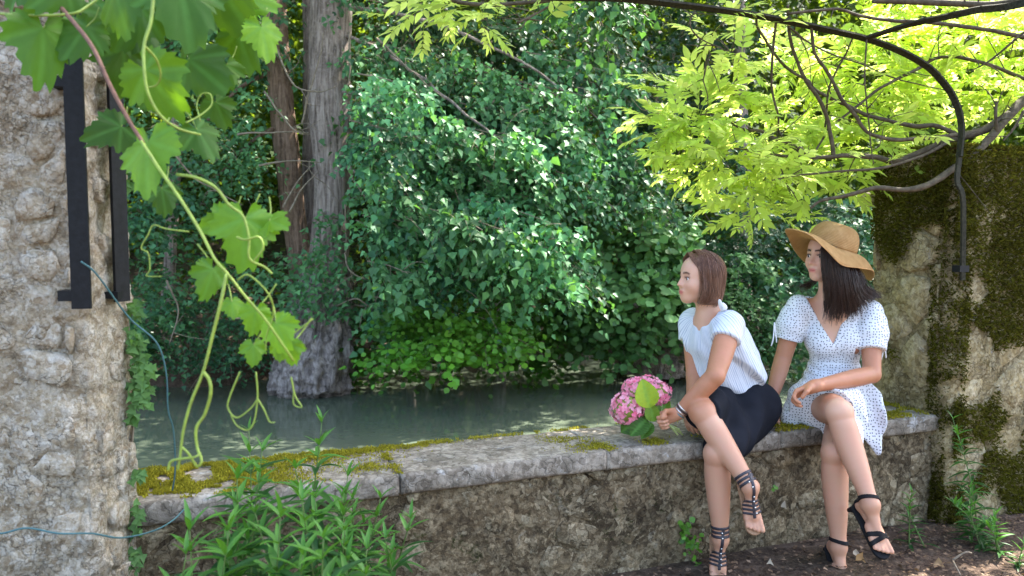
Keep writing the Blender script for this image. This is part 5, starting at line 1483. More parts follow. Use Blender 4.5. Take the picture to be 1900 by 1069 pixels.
# striped crinkle cotton
t = NT('striped_cotton'); uv = t.n('UVMap').outputs[0]
sep = t.n('SeparateXYZ'); t.l(uv, sep.inputs[0])
nz = t.noise(t.scalev(uv, (30, 4, 1)), 1.0, 3, 0.6)
ph = t.math('ADD', t.math('MULTIPLY', sep.outputs[0], 760.0), t.math('MULTIPLY', nz, 9.0))
sn = t.math('SINE', ph, 0)
fac = t.math('MULTIPLY', t.ramp(sn, [(0.62, 0.0), (0.9, 1.0)]), t.ramp(t.noise(t.scalev(uv, (60, 9, 1)), 1.0, 3, 0.6), [(0.35, 0.15), (0.6, 1.0)]))
c = t.mix(fac, (0.66, 0.68, 0.73), (0.20, 0.25, 0.40))
b = t.bsdf(c, 0.85, t.bump(t.math('ADD', sn, t.math('MULTIPLY', nz, 3.0)), 0.18, 0.0016), 0.2)
M['blouse'] = t.done(b)
M['whitecloth'] = plain_mat('white_cotton', (0.80, 0.80, 0.83), 0.85, 0.2, 0.04, 200, 0.2)
t = NT('black_cloth'); p = t.pos(); n = t.noise(p, 900, 2, 0.5)
M['skirt'] = t.done(t.bsdf(t.ramp(t.noise(p, 12, 3), [(0.3, (0.008, 0.0088, 0.0125)), (0.7, (0.014, 0.0155, 0.022))]), 0.85, t.bump(n, 0.3, 0.001), 0.12, Sheen_Weight=0.0))
# dotted viscose
t = NT('dotted_cloth'); uv = t.n('UVMap').outputs[0]
vo = t.n('TexVoronoi', voronoi_dimensions='2D'); vo.inputs['Scale'].default_value = 82.0; vo.inputs['Randomness'].default_value = 0.6
t.l(uv, vo.inputs['Vector'])
fac = t.ramp(vo.outputs['Distance'], [(0.16, 1.0), (0.23, 0.0)])
c = t.mix(fac, (0.72, 0.72, 0.75), (0.012, 0.013, 0.025))
nb_ = t.noise(t.pos(), 45, 4, 0.6)
M['dress'] = t.done(t.bsdf(c, 0.8, t.bump(nb_, 0.25, 0.006), 0.25))
# straw: fine woven rings
t = NT('straw'); uv = t.n('UVMap').outputs[0]
sep = t.n('SeparateXYZ'); t.l(uv, sep.inputs[0])
r1_ = t.math('SINE', t.math('MULTIPLY', sep.outputs[1], 1500.0), 0)
r2_ = t.math('SINE', t.math('MULTIPLY', sep.outputs[0], 420.0), 0)
wv = t.math('ADD', r1_, t.math('MULTIPLY', r2_, 0.6))
c = t.mix(t.ramp(t.noise(t.pos(), 30, 4, 0.6), [(0.3, 0.0), (0.7, 1.0)]), (0.56, 0.30, 0.105), (0.76, 0.46, 0.19))
c = t.mix(t.ramp(wv, [(0.0, 0.4), (0.45, 0.0)]), c, (0.22, 0.10, 0.03))
bs_ = t.bsdf(c, 0.65, t.bump(wv, 0.5, 0.002), 0.3)
tr = t.n('BsdfTranslucent'); tr.inputs['Color'].default_value = (0.65, 0.36, 0.13, 1)
mx = t.n('MixShader'); mx.inputs[0].default_value = 0.22
t.l(bs_, mx.inputs[1]); t.l(tr.outputs[0], mx.inputs[2])
M['straw'] = t.done(mx.outputs[0])
M['leather'] = plain_mat('dark_leather', (0.030, 0.026, 0.034), 0.45, 0.5, 0.3, 120, 0.2)
M['sole'] = plain_mat('tan_sole', (0.36, 0.20, 0.11), 0.6, 0.3, 0.2, 90)
M['suede'] = plain_mat('black_suede', (0.012, 0.011, 0.012), 0.8, 0.2, 0.3, 200)
M['metal'] = plain_mat('silver_stud', (0.7, 0.68, 0.66), 0.25, 0.6, 0.05, 60, 0.0, Metallic=0.9)
t = NT('eye'); M['lipline'] = plain_mat('lip_line', (0.22, 0.05, 0.045), 0.5, 0.3, 0.1, 60, 0.0)
t = NT('eye'); M['eye'] = t.done(t.bsdf(t.tint(), 0.12, None, 0.6))
M['beads'] = plain_mat('bracelet_cord', (0.10, 0.22, 0.24), 0.5, 0.4, 0.6, 300)

def set_uv(me, UVv):
    lay = me.uv_layers.new(name='UVMap')
    li = np.zeros(len(me.loops), np.int32); me.loops.foreach_get('vertex_index', li)
    lay.data.foreach_set('uv', np.asarray(UVv, np.float32)[li].ravel())

def box_uv(me, ax):
    n = len(me.polygons)
    ls = np.zeros(n, np.int32); me.polygons.foreach_get('loop_start', ls)
    lt = np.zeros(n, np.int32); me.polygons.foreach_get('loop_total', lt)
    no = np.zeros(n * 3, np.float32); me.polygons.foreach_get('normal', no); no = np.abs(no.reshape(-1, 3) @ np.asarray(ax).T)
    li = np.zeros(len(me.loops), np.int32); me.loops.foreach_get('vertex_index', li)
    co = np.zeros(len(me.vertices) * 3, np.float32); me.vertices.foreach_get('co', co)
    q = (co.reshape(-1, 3) @ np.asarray(ax).T)[li]
    dom = np.repeat(np.argmax(no * [1.25, 1, 1], 1), lt)
    uv = np.where((dom == 0)[:, None], q[:, [1, 2]], np.where((dom == 1)[:, None], q[:, [0, 2]], q[:, [1, 0]]))
    lay = me.uv_layers.new(name='UVMap'); lay.data.foreach_set('uv', uv.astype(np.float32).ravel())

def cyl_uv(V, c, ax, rad):
    q = (V - c) @ np.asarray(ax).T
    return np.stack([np.arctan2(q[:, 1], q[:, 0]) * rad, q[:, 2]], -1)

def eyeballs(parent, L, ax, s, iris, look):
    for q in (-1, 1):
        c = L(.0716, q * .031, -.0005)
        n = 16; th = np.linspace(0, np.pi, n); ph = np.linspace(0, 2 * np.pi, 2 * n, endpoint=False)
        TT, PP = np.meshgrid(th, ph, indexing='ij')
        f = nrm(look); fr_ = frame3(f, (0, 0, 1))
        d = np.cos(TT)[..., None] * fr_[0] + (np.sin(TT) * np.cos(PP))[..., None] * fr_[1] + (np.sin(TT) * np.sin(PP))[..., None] * fr_[2]
        V = (c + d * .0127 * s).reshape(-1, 3)
        a = TT.ravel()
        C = np.where((a < .24)[:, None], (0.01, 0.01, 0.01), np.where((a < .62)[:, None], iris, (0.70, 0.66, 0.63)))
        idx = np.arange(TT.size).reshape(TT.shape)
        F = np.stack([idx[:-1], idx[1:], np.roll(idx[1:], -1, 1), np.roll(idx[:-1], -1, 1)], -1).reshape(-1, 4)
        mb = MB(); mb.add(V, F, C)
        link('eye', mb.mesh('eye'), M['eye'], parent)

def face_lines(parent, G, c, ax, s, browc, lipc):
    """brows, lash lines and the line of the mouth, laid on the face surface"""
    def snap(l, u, lift=0.0):
        for f in np.arange(.125, .03, -.0008):
            p = c + s * (f * ax[0] + l * ax[1] + u * ax[2])
            i = np.round((p - G.lo) / G.h).astype(int)
            if np.all(i >= 0) and np.all(i < G.F.shape) and G.F[tuple(i)] < 0: break
        return p + ax[0] * lift
    def curve(name, pts, rad, mat, lift, flat=1.0):
        P = np.array([snap(l, u, lift) for l, u in spline(np.array([(a, b, 0) for a, b in pts]), 14)[:, :2]])
        for _ in range(2): P[1:-1] = P[1:-1] * .5 + (P[:-2] + P[2:]) * .25
        mb = MB(); mb.tube(P, np.asarray(spline(np.array([(r, 0, 0) for r in rad]), 14))[:, 0] * s, 6)
        link(name, mb.mesh(name), mat, parent)
    for q in (-1, 1):
        curve('eyebrow', [(q * .011, .0235), (q * .022, .0275), (q * .034, .0285), (q * .047, .0235)], [.0014, .0021, .0018, .0007], browc, .0002)
        curve('eyelashes', [(q * .0175, .0015), (q * .024, .0068), (q * .032, .0078), (q * .040, .0052), (q * .0455, .0015)], [.0006, .0012, .0014, .0013, .0007], M['suede'], .0006)
        curve('lower_lid', [(q * .020, -.0035), (q * .030, -.0068), (q * .042, -.003)], [.0004, .0005, .0004], browc, .0)
    curve('mouth_line', [(-.0225, -.0595), (-.012, -.0628), (0, -.0632), (.012, -.0628), (.0225, -.0595)], [.0006, .0009, .0010, .0009, .0006], lipc, .0002)

def strap_mesh(S, lo, hi, regions, off=.0035, h=.0022):
    """bands lying on the skin: regions is a list of functions of the grid giving a signed field"""
    mb = MB()
    base = S.field(h, lo, hi)
    F0 = base.F.copy()
    for rf in regions:
        base.F = F0 - off
        base.inter(rf(base), .001)
        base.inter(-(F0 + .004), .001)
        V, F = base.mesh()
        if len(V): mb.add(V, F)
    return mb

def strands(guides, n, rg, r=0.0011, jit=0.006, tip=0.35, lo=16):
    """hair: blends neighbouring guide curves"""
    mb = MB()
    G = [spline(g, 20) for g in guides]
    for i in range(n):
        a = rg.uniform(0, len(G) - 1.001); k = int(a); f = a - k
        P = G[k] * (1 - f) + G[k + 1] * f
        w = np.linspace(0.4, 1.0, 20)[:, None]
        P = P + (np.sin(np.linspace(0, 5, 20) + rg.uniform(0, 6)) * jit * .35)[:, None] * rg.normal(0, 1, 3) + rg.normal(0, jit, 3) * w + rg.normal(0, jit * 0.5, 3) * np.linspace(-1, 1, 20)[:, None]
        m = rg.integers(lo, 21)
        mb.tube(P[:m], r * np.linspace(1, tip, m) * rg.uniform(.7, 1.4), 4, cap=False)
    return mb

TAN = np.array([0.44, 0.19, 0.098]); FAIR = np.array([0.63, 0.365, 0.245]); LEG = np.array([0.53, 0.28, 0.175])
def body_colors(V, armpts, head_c, legz):
    C = np.tile(FAIR, (len(V), 1))
    d = np.min([np.linalg.norm(V - q, axis=1) for q in armpts], 0)
    w = np.clip((0.12 - d) / 0.05, 0, 1)[:, None]
    C = C * (1 - w) + TAN * w
    w = np.clip((legz - V[:, 2]) / 0.06, 0, 1)[:, None]
    C = C * (1 - w) + LEG * w
    return C

# ================================================================ the girl with the bob
rg = np.random.default_rng(505)
g1 = thing('person', 'girl with a brown bob in striped blouse and black skirt holding pink flowers', 'person', W(1.08, 0.15, 0.49))
pel, wai, che, nb = A(1377, 750, 3.42), A(1362, 700, 3.41), A(1336, 640, 3.38), A(1318, 588, 3.37)
hc = A(1299, 517, 3.35); hs = 0.90
hax = frame3((-0.965, -0.26, 0.02), (0, 0, 1))
tf = nrm(np.array([-0.80, -0.60, 0])); spine = nrm(nb - wai); tax = frame3(tf, spine)
tax = np.array([np.cross(np.cross(spine, tf) * -1, spine) * -1, np.cross(spine, tf), spine]); tax[0] = np.cross(tax[1], tax[2])
shL, shR = A(1354, 606, 3.25), A(1284, 600, 3.49)
elL, wrL = A(1327, 698, 3.10), A(1259, 767, 3.15)
elR, wrR = A(1290, 700, 3.42), A(1284, 752, 3.28)
pl = np.array([0.80, -0.60, 0])
hpL, hpR = pel + pl * 0.07 + [0, 0, -.01], pel - pl * 0.07
knR, anR = A(1303, 764, 3.11), A(1393, 905, 2.95)
knL, anL = A(1331, 842, 3.07), A(1337, 1002, 3.05)
B1 = Solid()
B1.el(pel, frame3((-.6, -.8, 0), (0, 0, 1)), (.095, .115, .09), .05)
B1.el(wai, tax, (.072, .095, .09), .06); B1.el(che, tax, (.088, .118, .115), .06)
B1.rc(shL, shR, .045, .045, .05); B1.rc(nb, nb * .6 + che * .4, .052, .07, .05)
L1 = add_head(B1, hc, hax, hs)
B1.rc(L1(-.022, 0, -.05), nb + tax[2] * -.01, .047, .050, .03)
B1.limb([shL, shL * .5 + elL * .5, elL], [.047, .046, .037], .02); B1.limb([elL, elL * .65 + wrL * .35, wrL], [.037, .037, .0235], .008)
B1.chain([shR, elR], [.045, .037], .025); B1.chain([elR, wrR], [.037, .025], .012)
def leg_prims(S, hp, kn, an, toe, up, size, rt=.082, cal=1.0):
    S.limb([hp, hp * .5 + kn * .5, kn], [rt, rt * .84, .054], .03)
    sh = an - kn; fw = nrm(np.array([0, -1.0, 0]) - nrm(sh) * (np.array([0, -1.0, 0]) @ nrm(sh)))
    S.sp(kn + fw * .010, .046, .02)
    S.limb([kn, kn + sh * .28 - fw * .010, kn + sh * .62 - fw * .004, kn + sh * .85, an], [.049, .0515 * cal, .042 * cal, .032, .030], .008)
    S.sp(an + np.cross(nrm(sh), fw) * .019, .011, .012); S.sp(an - np.cross(nrm(sh), fw) * .019, .011, .012)
    return add_foot(S, an, toe, up, size)
toeR, toeL = np.array([.10, -.52, -.86]), np.array([-.10, -.56, -.82])
LR, fR = leg_prims(B1, hpR, knR, anR, toeR, (0, -.8, .5), .90, .080, .95)
LL, fL = leg_prims(B1, hpL, knL, anL, toeL, (0, -.8, .5), .90, .082, .97)
add_toes(B1, LR, .90, 1); add_toes(B1, LL, .90, -1)
hd = nrm(np.array([-.90, -.12, -.28]))
add_hand(B1, wrL + hd * .012, hd, (-.1, -.25, 1.0), .84, [(1.15, 1.2, .7), (1.2, 1.25, .7), (1.25, 1.25, .7), (1.3, 1.2, .7)], .03, 1.0)
add_hand(B1, wrR, (-.2, -.6, -.6), (.5, -.5, .3), .84, [(.5, .5, .3)] * 4)
gr = B1.field(.0045)
V, F = gr.smooth_mesh(1)
arm = [shL * (1 - a) + elL * a for a in np.linspace(0, 1, 5)] + [elL * (1 - a) + wrL * a for a in np.linspace(0, 1, 5)] + [wrL + hd * .05, wrL + hd * .1] + [shR * (1 - a) + elR * a for a in np.linspace(0, 1, 5)] + [elR * (1 - a) + wrR * a for a in np.linspace(0, 1, 4)]
C = body_colors(V, arm, hc, 0.62)
C = head_colors(C, V, hc, hax, hs, (0.08, 0.04, 0.025), (0.55, 0.11, 0.10))
mb = MB(); mb.add(V, F, C)
link('body', mb.mesh('body'), M['skin'], g1)
face_lines(g1, gr, hc, hax, hs, M['browbrown'], M['lipline'])
eyeballs(g1, L1, hax, hs, (0.10, 0.055, 0.03), (-0.97, -0.24, 0.0))
# blouse
S = Solid()
S.el(che + tax[0] * -.004, tax, (.104, .128, .135), .05)
S.el(A(1352, 686, 3.40), tax, (.118, .132, .095), .07)
S.el(A(1368, 706, 3.41), tax, (.088, .124, .060), .05)
S.rc(shL, shR, .052, .052, .05)
for sh_, el_ in ((shL, elL), (shR, elR)):
    S.chain([sh_ + [0, 0, .004], sh_ + (el_ - sh_) * .34], [.056, .061], .03)
g = S.field(.0052)
for sh_, el_ in ((shL, elL), (shR, elR)):          # sleeve ends, only round the arm itself
    X, Y, Z = g.xyz(); d = nrm(el_ - sh_); c_ = sh_ + (el_ - sh_) * .30
    pl_ = (X - c_[0]) * d[0] + (Y - c_[1]) * d[1] + (Z - c_[2]) * d[2]
    t_ = np.clip(pl_, 0, None)
    rad_ = np.sqrt((X - c_[0] - d[0] * pl_) ** 2 + (Y - c_[1] - d[1] * pl_) ** 2 + (Z - c_[2] - d[2] * pl_) ** 2)
    out = (sh_ - che); out = nrm(out - tax[2] * (out @ tax[2]))
    side_ = (X - sh_[0]) * out[0] + (Y - sh_[1]) * out[1] + (Z - sh_[2]) * out[2]
    g.inter(np.minimum(pl_, side_ + .022), .006)
q = g.local(nb + tax[0] * .030 + tax[2] * .052, tax)
g.inter(-(np.sqrt((q[0] / 1.0) ** 2 + (q[1] / .95) ** 2 + (q[2] / .9) ** 2) - .078), .004)
g.plane(A(1370, 742, 3.40), -spine * 1.0 + np.array([.10, 0, 0]), .01)
def bl(P):
    a = cyl_uv(P, che, tax, .12)
    return .0004 * np.sin(a[:, 0] * 210 + 4 * vnoise(P, 12)) + .008 * fbm(P * [1, 1, .5], 14, 3, 3) + .0018 * np.sin(a[:, 0] * 70 + a[:, 1] * 30 + vnoise(P, 14, 2) * 3)
g.wrinkle(bl)
V, F = g.smooth_mesh(1)
me = mesh_np('blouse', V, F); set_uv(me, cyl_uv(V, che, tax, .12)); link('blouse', me, M['blouse'], g1, label='white crinkled blouse with thin blue stripes and cap sleeves')
# shoulder bow
mb = MB()
b0 = A(1341, 578, 3.27)
for e_ in ([A(1337, 566, 3.26), A(1335, 556, 3.25)], [A(1345, 572, 3.25), A(1340, 562, 3.25)], [A(1350, 586, 3.23), A(1346, 600, 3.22)]):
    P = spline([b0] + e_, 10); mb.tube(P, np.array([.006, .008, .0095, .010, .0105, .0105, .010, .009, .007, .004]), 8, flat=.5)
link('shoulder_bow', mb.mesh('shoulder_bow'), M['whitecloth'], g1)
# skirt
S = Solid()
pax = frame3((-.6, -.8, 0), (0, 0, 1))
S.el(pel + [0.0, 0, .005], pax, (.110, .128, .095), .05)
S.el(pel * .5 + wai * .5 + [.005, 0, 0], pax, (.100, .118, .07), .05)
S.chain([hpR + [0, 0, .0], hpR + (knR - hpR) * 1.0], [.104, .074], .05)
S.chain([hpL, hpL + (knL - hpL) * .85], [.092, .080], .05)
g = S.field(.0052)
td = nrm((knR - hpR) * .55 + (knL - hpL) * .45)
g.plane(hpR + (knR - hpR) * .985, td + np.array([-0.25, 0, 0.12]), .006)
g.plane(A(1374, 684, 3.42), (-.30, 0, 1.0), .008)
def sk(P):
    q = (P - pel) @ pax.T
    return .0052 * np.sin(q[:, 0] * 45 + q[:, 2] * 40 + 3 * vnoise(P, 6)) + .003 * fbm(P, 9, 2, 8)
g.wrinkle(sk)
V, F = g.smooth_mesh(1); me = mesh_np('skirt', V, F); link('skirt', me, M['skirt'], g1)
# hair: cap plus strands
S = Solid()
S.el(L1(-.020, 0, .034), hax, np.array([.103, .087, .094]) * hs, .03)
S.el(L1(-.030, 0, -.03), hax, np.array([.080, .086, .085]) * hs, .04)
S.rc(L1(-.035, .03, -.085), L1(-.035, -.03, -.085), .052 * hs, .052 * hs, .04)
g = S.field(.0042)
q = [a / hs for a in g.local(hc, hax)]
gf = np.interp(q[2], [-.13, -.06, .0, .045, .075, .10, .13], [.040, .030, .016, .036, .078, .11, .14])
g.inter((q[0] - gf) * hs, .006)
g.plane(L1(-.02, 0, -.118), -hax[2] - hax[0] * .05, .012)
g.wrinkle(lambda P: .0010 * np.sin(np.arctan2(*((P - hc) @ hax.T)[:, :2].T) * 46 + 3 * vnoise(P, 10)))
V, F = g.smooth_mesh(1); hair = link('hair', mesh_np('hair', V, F), M['hair_brown'], g1)
gd = []
for a in np.linspace(50, 310, 17):
    ca, sa = math.cos(R(a)), math.sin(R(a))
    P = [L1(.045 - .06 * (1 - ca) * .5, sa * .012, .128), L1(ca * .065 - .008, sa * .064, .104), L1(ca * .094 - .018, sa * .089, .045), L1(ca * .088 - .024, sa * .091, -.02), L1(ca * .084 - .018, sa * .089, -.075), L1(ca * .074 - .006, sa * .074, -.122)]
    gd.append(P)
hl_ = []
for q in (1, -1):
    for sh_ in (0, .012, .024):
        hl_.append([[L1(.066 - sh_, q * .004, .116), L1(.066 - sh_, q * .040, .088), L1(.046 - sh_, q * .068, .05), L1(.030 - sh_, q * .083, .0), L1(.030 - sh_, q * .087, -.06), L1(.044 - sh_, q * .074, -.115)]])
mb = strands(gd, 620, rg, .0011, .004)
for q in range(2):
    fr2 = strands([hl_[q * 3][0], hl_[q * 3 + 1][0], hl_[q * 3 + 2][0]], 130, rg, .0011, .003)
    mb.add(np.concatenate(fr2.V), [np.concatenate(f) for f in fr2.F.values() if f])
link('hair_strands', mb.mesh('hair_strands'), M['hair_brown'], hair, kind='stuff')
# gladiator sandals
def sandal(kn, an, Lf, fr_, size, parent, soleside):
    f, l, u = fr_; sh = nrm(an - kn)
    S = Solid(); leg_prims(S, kn + [0, .3, .1], kn, an, f, u, size); add_toes(S, Lf, size, soleside)
    sd = thing_child('sandal', parent)
    lo = np.min([Lf(x, y, z) for x in (-.07, .2) for y in (-.05, .05) for z in (-.09, .09)], 0) - .02
    hi = np.max([Lf(x, y, z) for x in (-.07, .2) for y in (-.05, .05) for z in (-.09, .09)], 0) + .02
    reg = []
    for o in (-.052, -.036, -.020):
        reg.append(lambda g, o=o: np.abs(g.local(an, [sh])[0] - o) - .0052)
    for x in (.060, .077, .094, .111):
        def rf(g, x=x):
            q = g.local(an, [f, l, u]); return np.maximum(np.abs(q[0] - x * size - .25 * q[2] - np.abs(q[1]) * -.25) - .0045, -(q[2] + .085 * size))
        reg.append(rf)
    def tf_(g):
        q = g.local(an, [f, l, u]); s_ = g.local(an, [sh])[0]
        return np.maximum(np.maximum(np.abs(q[1]) - .0058, -(q[2] + q[0] * .45 - .006)), np.maximum(q[0] - .118 * size, -(s_ + .050)))
    reg.append(tf_)
    def back(g):
        q = g.local(an, [f, l, u]); s_ = g.local(an, [sh])[0]; return np.maximum(np.maximum(np.maximum(np.abs(q[1]) - .010, q[0] + .012), -(s_ + .045)), np.maximum(q[2] - .03, -(q[2] + .07)))
    reg.append(back)
    mb = strap_mesh(S, lo, hi, reg)
    link('straps', mb.mesh('straps'), M['leather'], sd)
    g = S.field(.003, lo, hi)
    q = g.local(an, [f, l, u])
    bd = np.maximum(np.sqrt((np.clip(np.abs(q[0] - .058 * size) - .085 * size, 0, None)) ** 2 + q[1] ** 2) - (.030 + .05 * np.clip(q[0] - .02, 0, .1)) * size, np.abs(q[2] + .082 * size) - .006)
    g.F = bd.astype(np.float32)
    V, F = g.mesh(); link('sole', mesh_np('sole', V, F), M['sole'], sd)
    # studs down the middle strap: march out to the skin along the dorsal direction
    G0 = S.field(.003, lo, hi)
    for x in (-.005, .012, .034, .058, .082, .105):
        p0 = Lf(x, 0, 0) if x > .02 else an - sh * (.028 - x * 1.2) 
        dirn = nrm(u + f * .5)
        for t_ in np.arange(0, .08, .002):
            p_ = p0 + dirn * t_
            i = np.round((p_ - G0.lo) / G0.h).astype(int)
            if np.all(i >= 0) and np.all(i < G0.F.shape) and G0.F[tuple(i)] > .003: break
        mb = MB(); mb.tube([p_ - dirn * .002, p_ + dirn * .0012, p_ + dirn * .0024], [.0036, .0034, .0014], 8)
        link('stud', mb.mesh('stud'), M['metal'], sd)
def thing_child(name, parent):
    o = bpy.data.objects.new(name, None); COL.objects.link(o); o.parent = parent
    return o
sandal(knR, anR, LR, fR, .90, g1, 1); sandal(knL, anL, LL, fL, .90, g1, -1)
# bracelets on the near wrist
fa = nrm(wrL - elL)
S = Solid(); S.chain([elL, elL * .65 + wrL * .35, wrL], [.037, .037, .0235], .012)
for k_, (o, col) in enumerate(((-.004, 'beads'), (-.014, 'metal'), (-.023, 'leather'), (-.031, 'metal'))):
    mb = strap_mesh(S, wrL - .06, wrL + .06, [lambda g, o=o: np.abs(g.local(wrL, [fa])[0] - o) - .0032], .004, .0018)
    link('bracelet', mb.mesh('bracelet'), M[col], g1)

# ================================================================ the young woman in the hat
g2 = thing('person', 'young woman in straw hat and white dotted dress seated beside the mossy wall', 'person', W(1.62, 0.18, 0.49))
pel, wai, che, nb = A(1546, 744, 3.58), A(1546, 690, 3.60), A(1549, 622, 3.58), A(1541, 558, 3.57)
hc = A(1534, 475, 3.52); hs = 0.95
hax = frame3((-0.87, -0.49, 0.0), (0.03, 0, 1))
tf = nrm(np.array([-0.22, -0.975, 0])); spine = nrm(nb - wai); tax = frame3(tf, spine)
tax = np.array([tax[0], tax[1], tax[2]])
l_ = nrm(np.cross(spine, tf)); f_ = np.cross(l_, spine); tax = np.array([f_, l_, spine])
shR, shL = A(1481, 570, 3.61), A(1615, 580, 3.54)
elR, wrR = A(1452, 668, 3.61), A(1430, 745, 3.50)
elL, wrL = A(1618, 695, 3.42), A(1510, 717, 3.25)
hpR, hpL = pel + [-.075, .0, 0], pel + [.07, -.02, 0]
knR, anR = A(1557, 766, 3.15), A(1616, 938, 2.96)
knL, anL = A(1549, 842, 3.17), A(1556, 1016, 3.12)
B2 = Solid()
B2.el(pel, frame3(tf, (0, 0, 1)), (.10, .15, .09), .05)
B2.el(wai, tax, (.078, .108, .09), .06); B2.el(che, tax, (.086, .125, .12), .06)
for q in (-1, 1): B2.sp(che + tax[0] * .058 + tax[1] * q * .058 + tax[2] * -.015, .052, .04)
B2.rc(shR, shL, .043, .043, .05); B2.rc(nb, nb * .6 + che * .4, .05, .075, .05)
L2 = add_head(B2, hc, hax, hs)
B2.rc(L2(-.022, 0, -.05), nb + tax[2] * -.01, .047, .050, .03)
B2.limb([shR, shR * .5 + elR * .5, elR], [.045, .042, .036], .02); B2.limb([elR, elR * .65 + wrR * .35, wrR], [.036, .036, .0235], .008)
B2.limb([shL, shL * .5 + elL * .5, elL], [.045, .042, .036], .02); B2.limb([elL, elL * .65 + wrL * .35, wrL], [.036, .037, .0240], .008)
toeR, toeL = np.array([.20, -.70, -.66]), np.array([.02, -.72, -.68])
LR, fR = leg_prims(B2, hpR, knR, anR, toeR, (.1, -.6, .75), .96, .085, 1.0)
LL, fL = leg_prims(B2, hpL, knL, anL, toeL, (0, -.6, .7), .96, .085, 1.0)
add_toes(B2, LR, .96, 1); add_toes(B2, LL, .96, -1)
hd = nrm(np.array([-.94, -.12, -.36]))
add_hand(B2, wrL + hd * .01, hd, (.05, -.62, .55), .92, [(.65, .9, .5), (.75, .95, .5), (.85, 1.0, .5), (.95, 1.0, .5)], .04, .8)
hr = nrm(np.array([-.15, -.55, -.75]))
add_hand(B2, wrR, hr, (.95, -.2, 0), .92, [(-.35, .1, .05)] * 4, .08, .2)
gr = B2.field(.0045)
V, F = gr.smooth_mesh(1)
arm = [shL * (1 - a) + elL * a for a in np.linspace(0, 1, 5)] + [elL * (1 - a) + wrL * a for a in np.linspace(0, 1, 5)] + [wrL + hd * .05, wrL + hd * .1, wrL + hd * .15] + [shR * (1 - a) + elR * a for a in np.linspace(0, 1, 5)] + [elR * (1 - a) + wrR * a for a in np.linspace(0, 1, 5)] + [wrR + hr * .06, wrR + hr * .13]
C = body_colors(V, arm, hc, 0.62)
C = head_colors(C, V, hc, hax, hs, (0.025, 0.014, 0.011), (0.52, 0.12, 0.11))
mb = MB(); mb.add(V, F, C)
link('body', mb.mesh('body'), M['skin'], g2)
face_lines(g2, gr, hc, hax, hs, M['browdark'], M['lipline'])
eyeballs(g2, L2, hax, hs, (0.06, 0.03, 0.02), (-0.95, -0.30, 0.0))
# dress
S = Solid()
S.el(che, tax, (.100, .136, .128), .05)
for q in (-1, 1): S.sp(che + tax[0] * .060 + tax[1] * q * .058 + tax[2] * -.018, .060, .04)
S.el(wai, tax, (.090, .118, .09), .06)
dax = frame3(tf, (0, 0, 1))
S.el(pel + [0, -.01, .0], dax, (.14, .185, .105), .06)
S.rc(shR, shL, .053, .053, .05)
S.chain([hpR, hpR + (knR - hpR) * .78], [.100, .082], .05)
S.chain([hpL, hpL + (knL - hpL) * .8], [.105, .085], .05)
# the cloth that falls beside the crossed legs, and the lap flap on the other side
S.chain([A(1600, 745, 3.45), A(1618, 790, 3.38), A(1626, 838, 3.33)], [.085, .060, .016], .04)
S.chain([A(1575, 745, 3.35), A(1600, 790, 3.33), A(1620, 835, 3.32)], [.06, .05, .018], .04)
S.chain([A(1490, 745, 3.52), A(1468, 778, 3.45)], [.075, .042], .05)
S.chain([A(1508, 748, 3.44), A(1482, 752, 3.32), A(1460, 780, 3.32)], [.085, .055, .022], .05)
for sh_, el_ in ((shR, elR), (shL, elL)):
    d = el_ - sh_; o = np.array([0, 0, .006])
    S.chain([sh_ + o, sh_ + d * .18, sh_ + d * .36, sh_ + d * .44, sh_ + d * .50, sh_ + d * .64], [.050, .068, .074, .050, .063, .060], .008)
g = S.field(.0050)
for sh_, el_ in ((shR, elR), (shL, elL)):
    X, Y, Z = g.xyz(); d = nrm(el_ - sh_); c_ = sh_ + (el_ - sh_) * .62
    pl_ = (X - c_[0]) * d[0] + (Y - c_[1]) * d[1] + (Z - c_[2]) * d[2]
    rr_ = np.sqrt((X - c_[0] - d[0] * pl_) ** 2 + (Y - c_[1] - d[1] * pl_) ** 2 + (Z - c_[2] - d[2] * pl_) ** 2)
    g.inter(np.minimum(pl_, .070 - rr_ + 0 * pl_), .004)
q = g.local(A(1541, 630, 3.58), tax)
wedge = np.maximum((np.abs(q[1] + .004) * 2.15 - q[2]) / 2.37, -.03 - q[0])
g.inter(-wedge, .004)
q = g.local(nb, tax); g.inter(-(np.sqrt(q[0] ** 2 + q[1] ** 2 + (q[2] * .8) ** 2) - .062), .004)
td = nrm(knR - hpR)
# hem: slants over the crossed thigh, hangs low on the other side
X, Y, Z = g.xyz()
c_ = hpR + (knR - hpR) * .62
hem1 = (X - c_[0]) * (td[0] - .42) + (Y - c_[1]) * (td[1]) + (Z - c_[2]) * (td[2] - .50)
lim = X - A(1590, 760, 3.2)[0]
g.inter(np.where(np.broadcast_to(lim, g.F.shape) < 0, hem1, -1.0), .004) if False else g.inter(np.minimum(hem1, -lim * 1.0), .006)
g.plane(A(1630, 852, 3.32), (0.35, 0, -1), .006)
def dr(P):
    q = (P - che) @ tax.T
    low = np.clip((pel[2] + .10 - P[:, 2]) / .08, 0, 1)
    gather = np.exp(-(((P[:, 2] - wai[2]) / .05) ** 2))
    return (.0045 * np.sin(q[:, 1] * 75 + q[:, 2] * 25 + 3 * vnoise(P, 8)) * low + .003 * np.sin(q[:, 2] * 160 + q[:, 1] * 40 + 2.5 * vnoise(P, 14)) * gather + .004 * fbm(P, 17, 3, 9))
g.wrinkle(dr)
V, F = g.smooth_mesh(1)
me = mesh_np('dress', V, F)
box_uv(me, dax)
link('dress', me, M['dress'], g2, label='white wrap dress with small black dots and puffed sleeves')
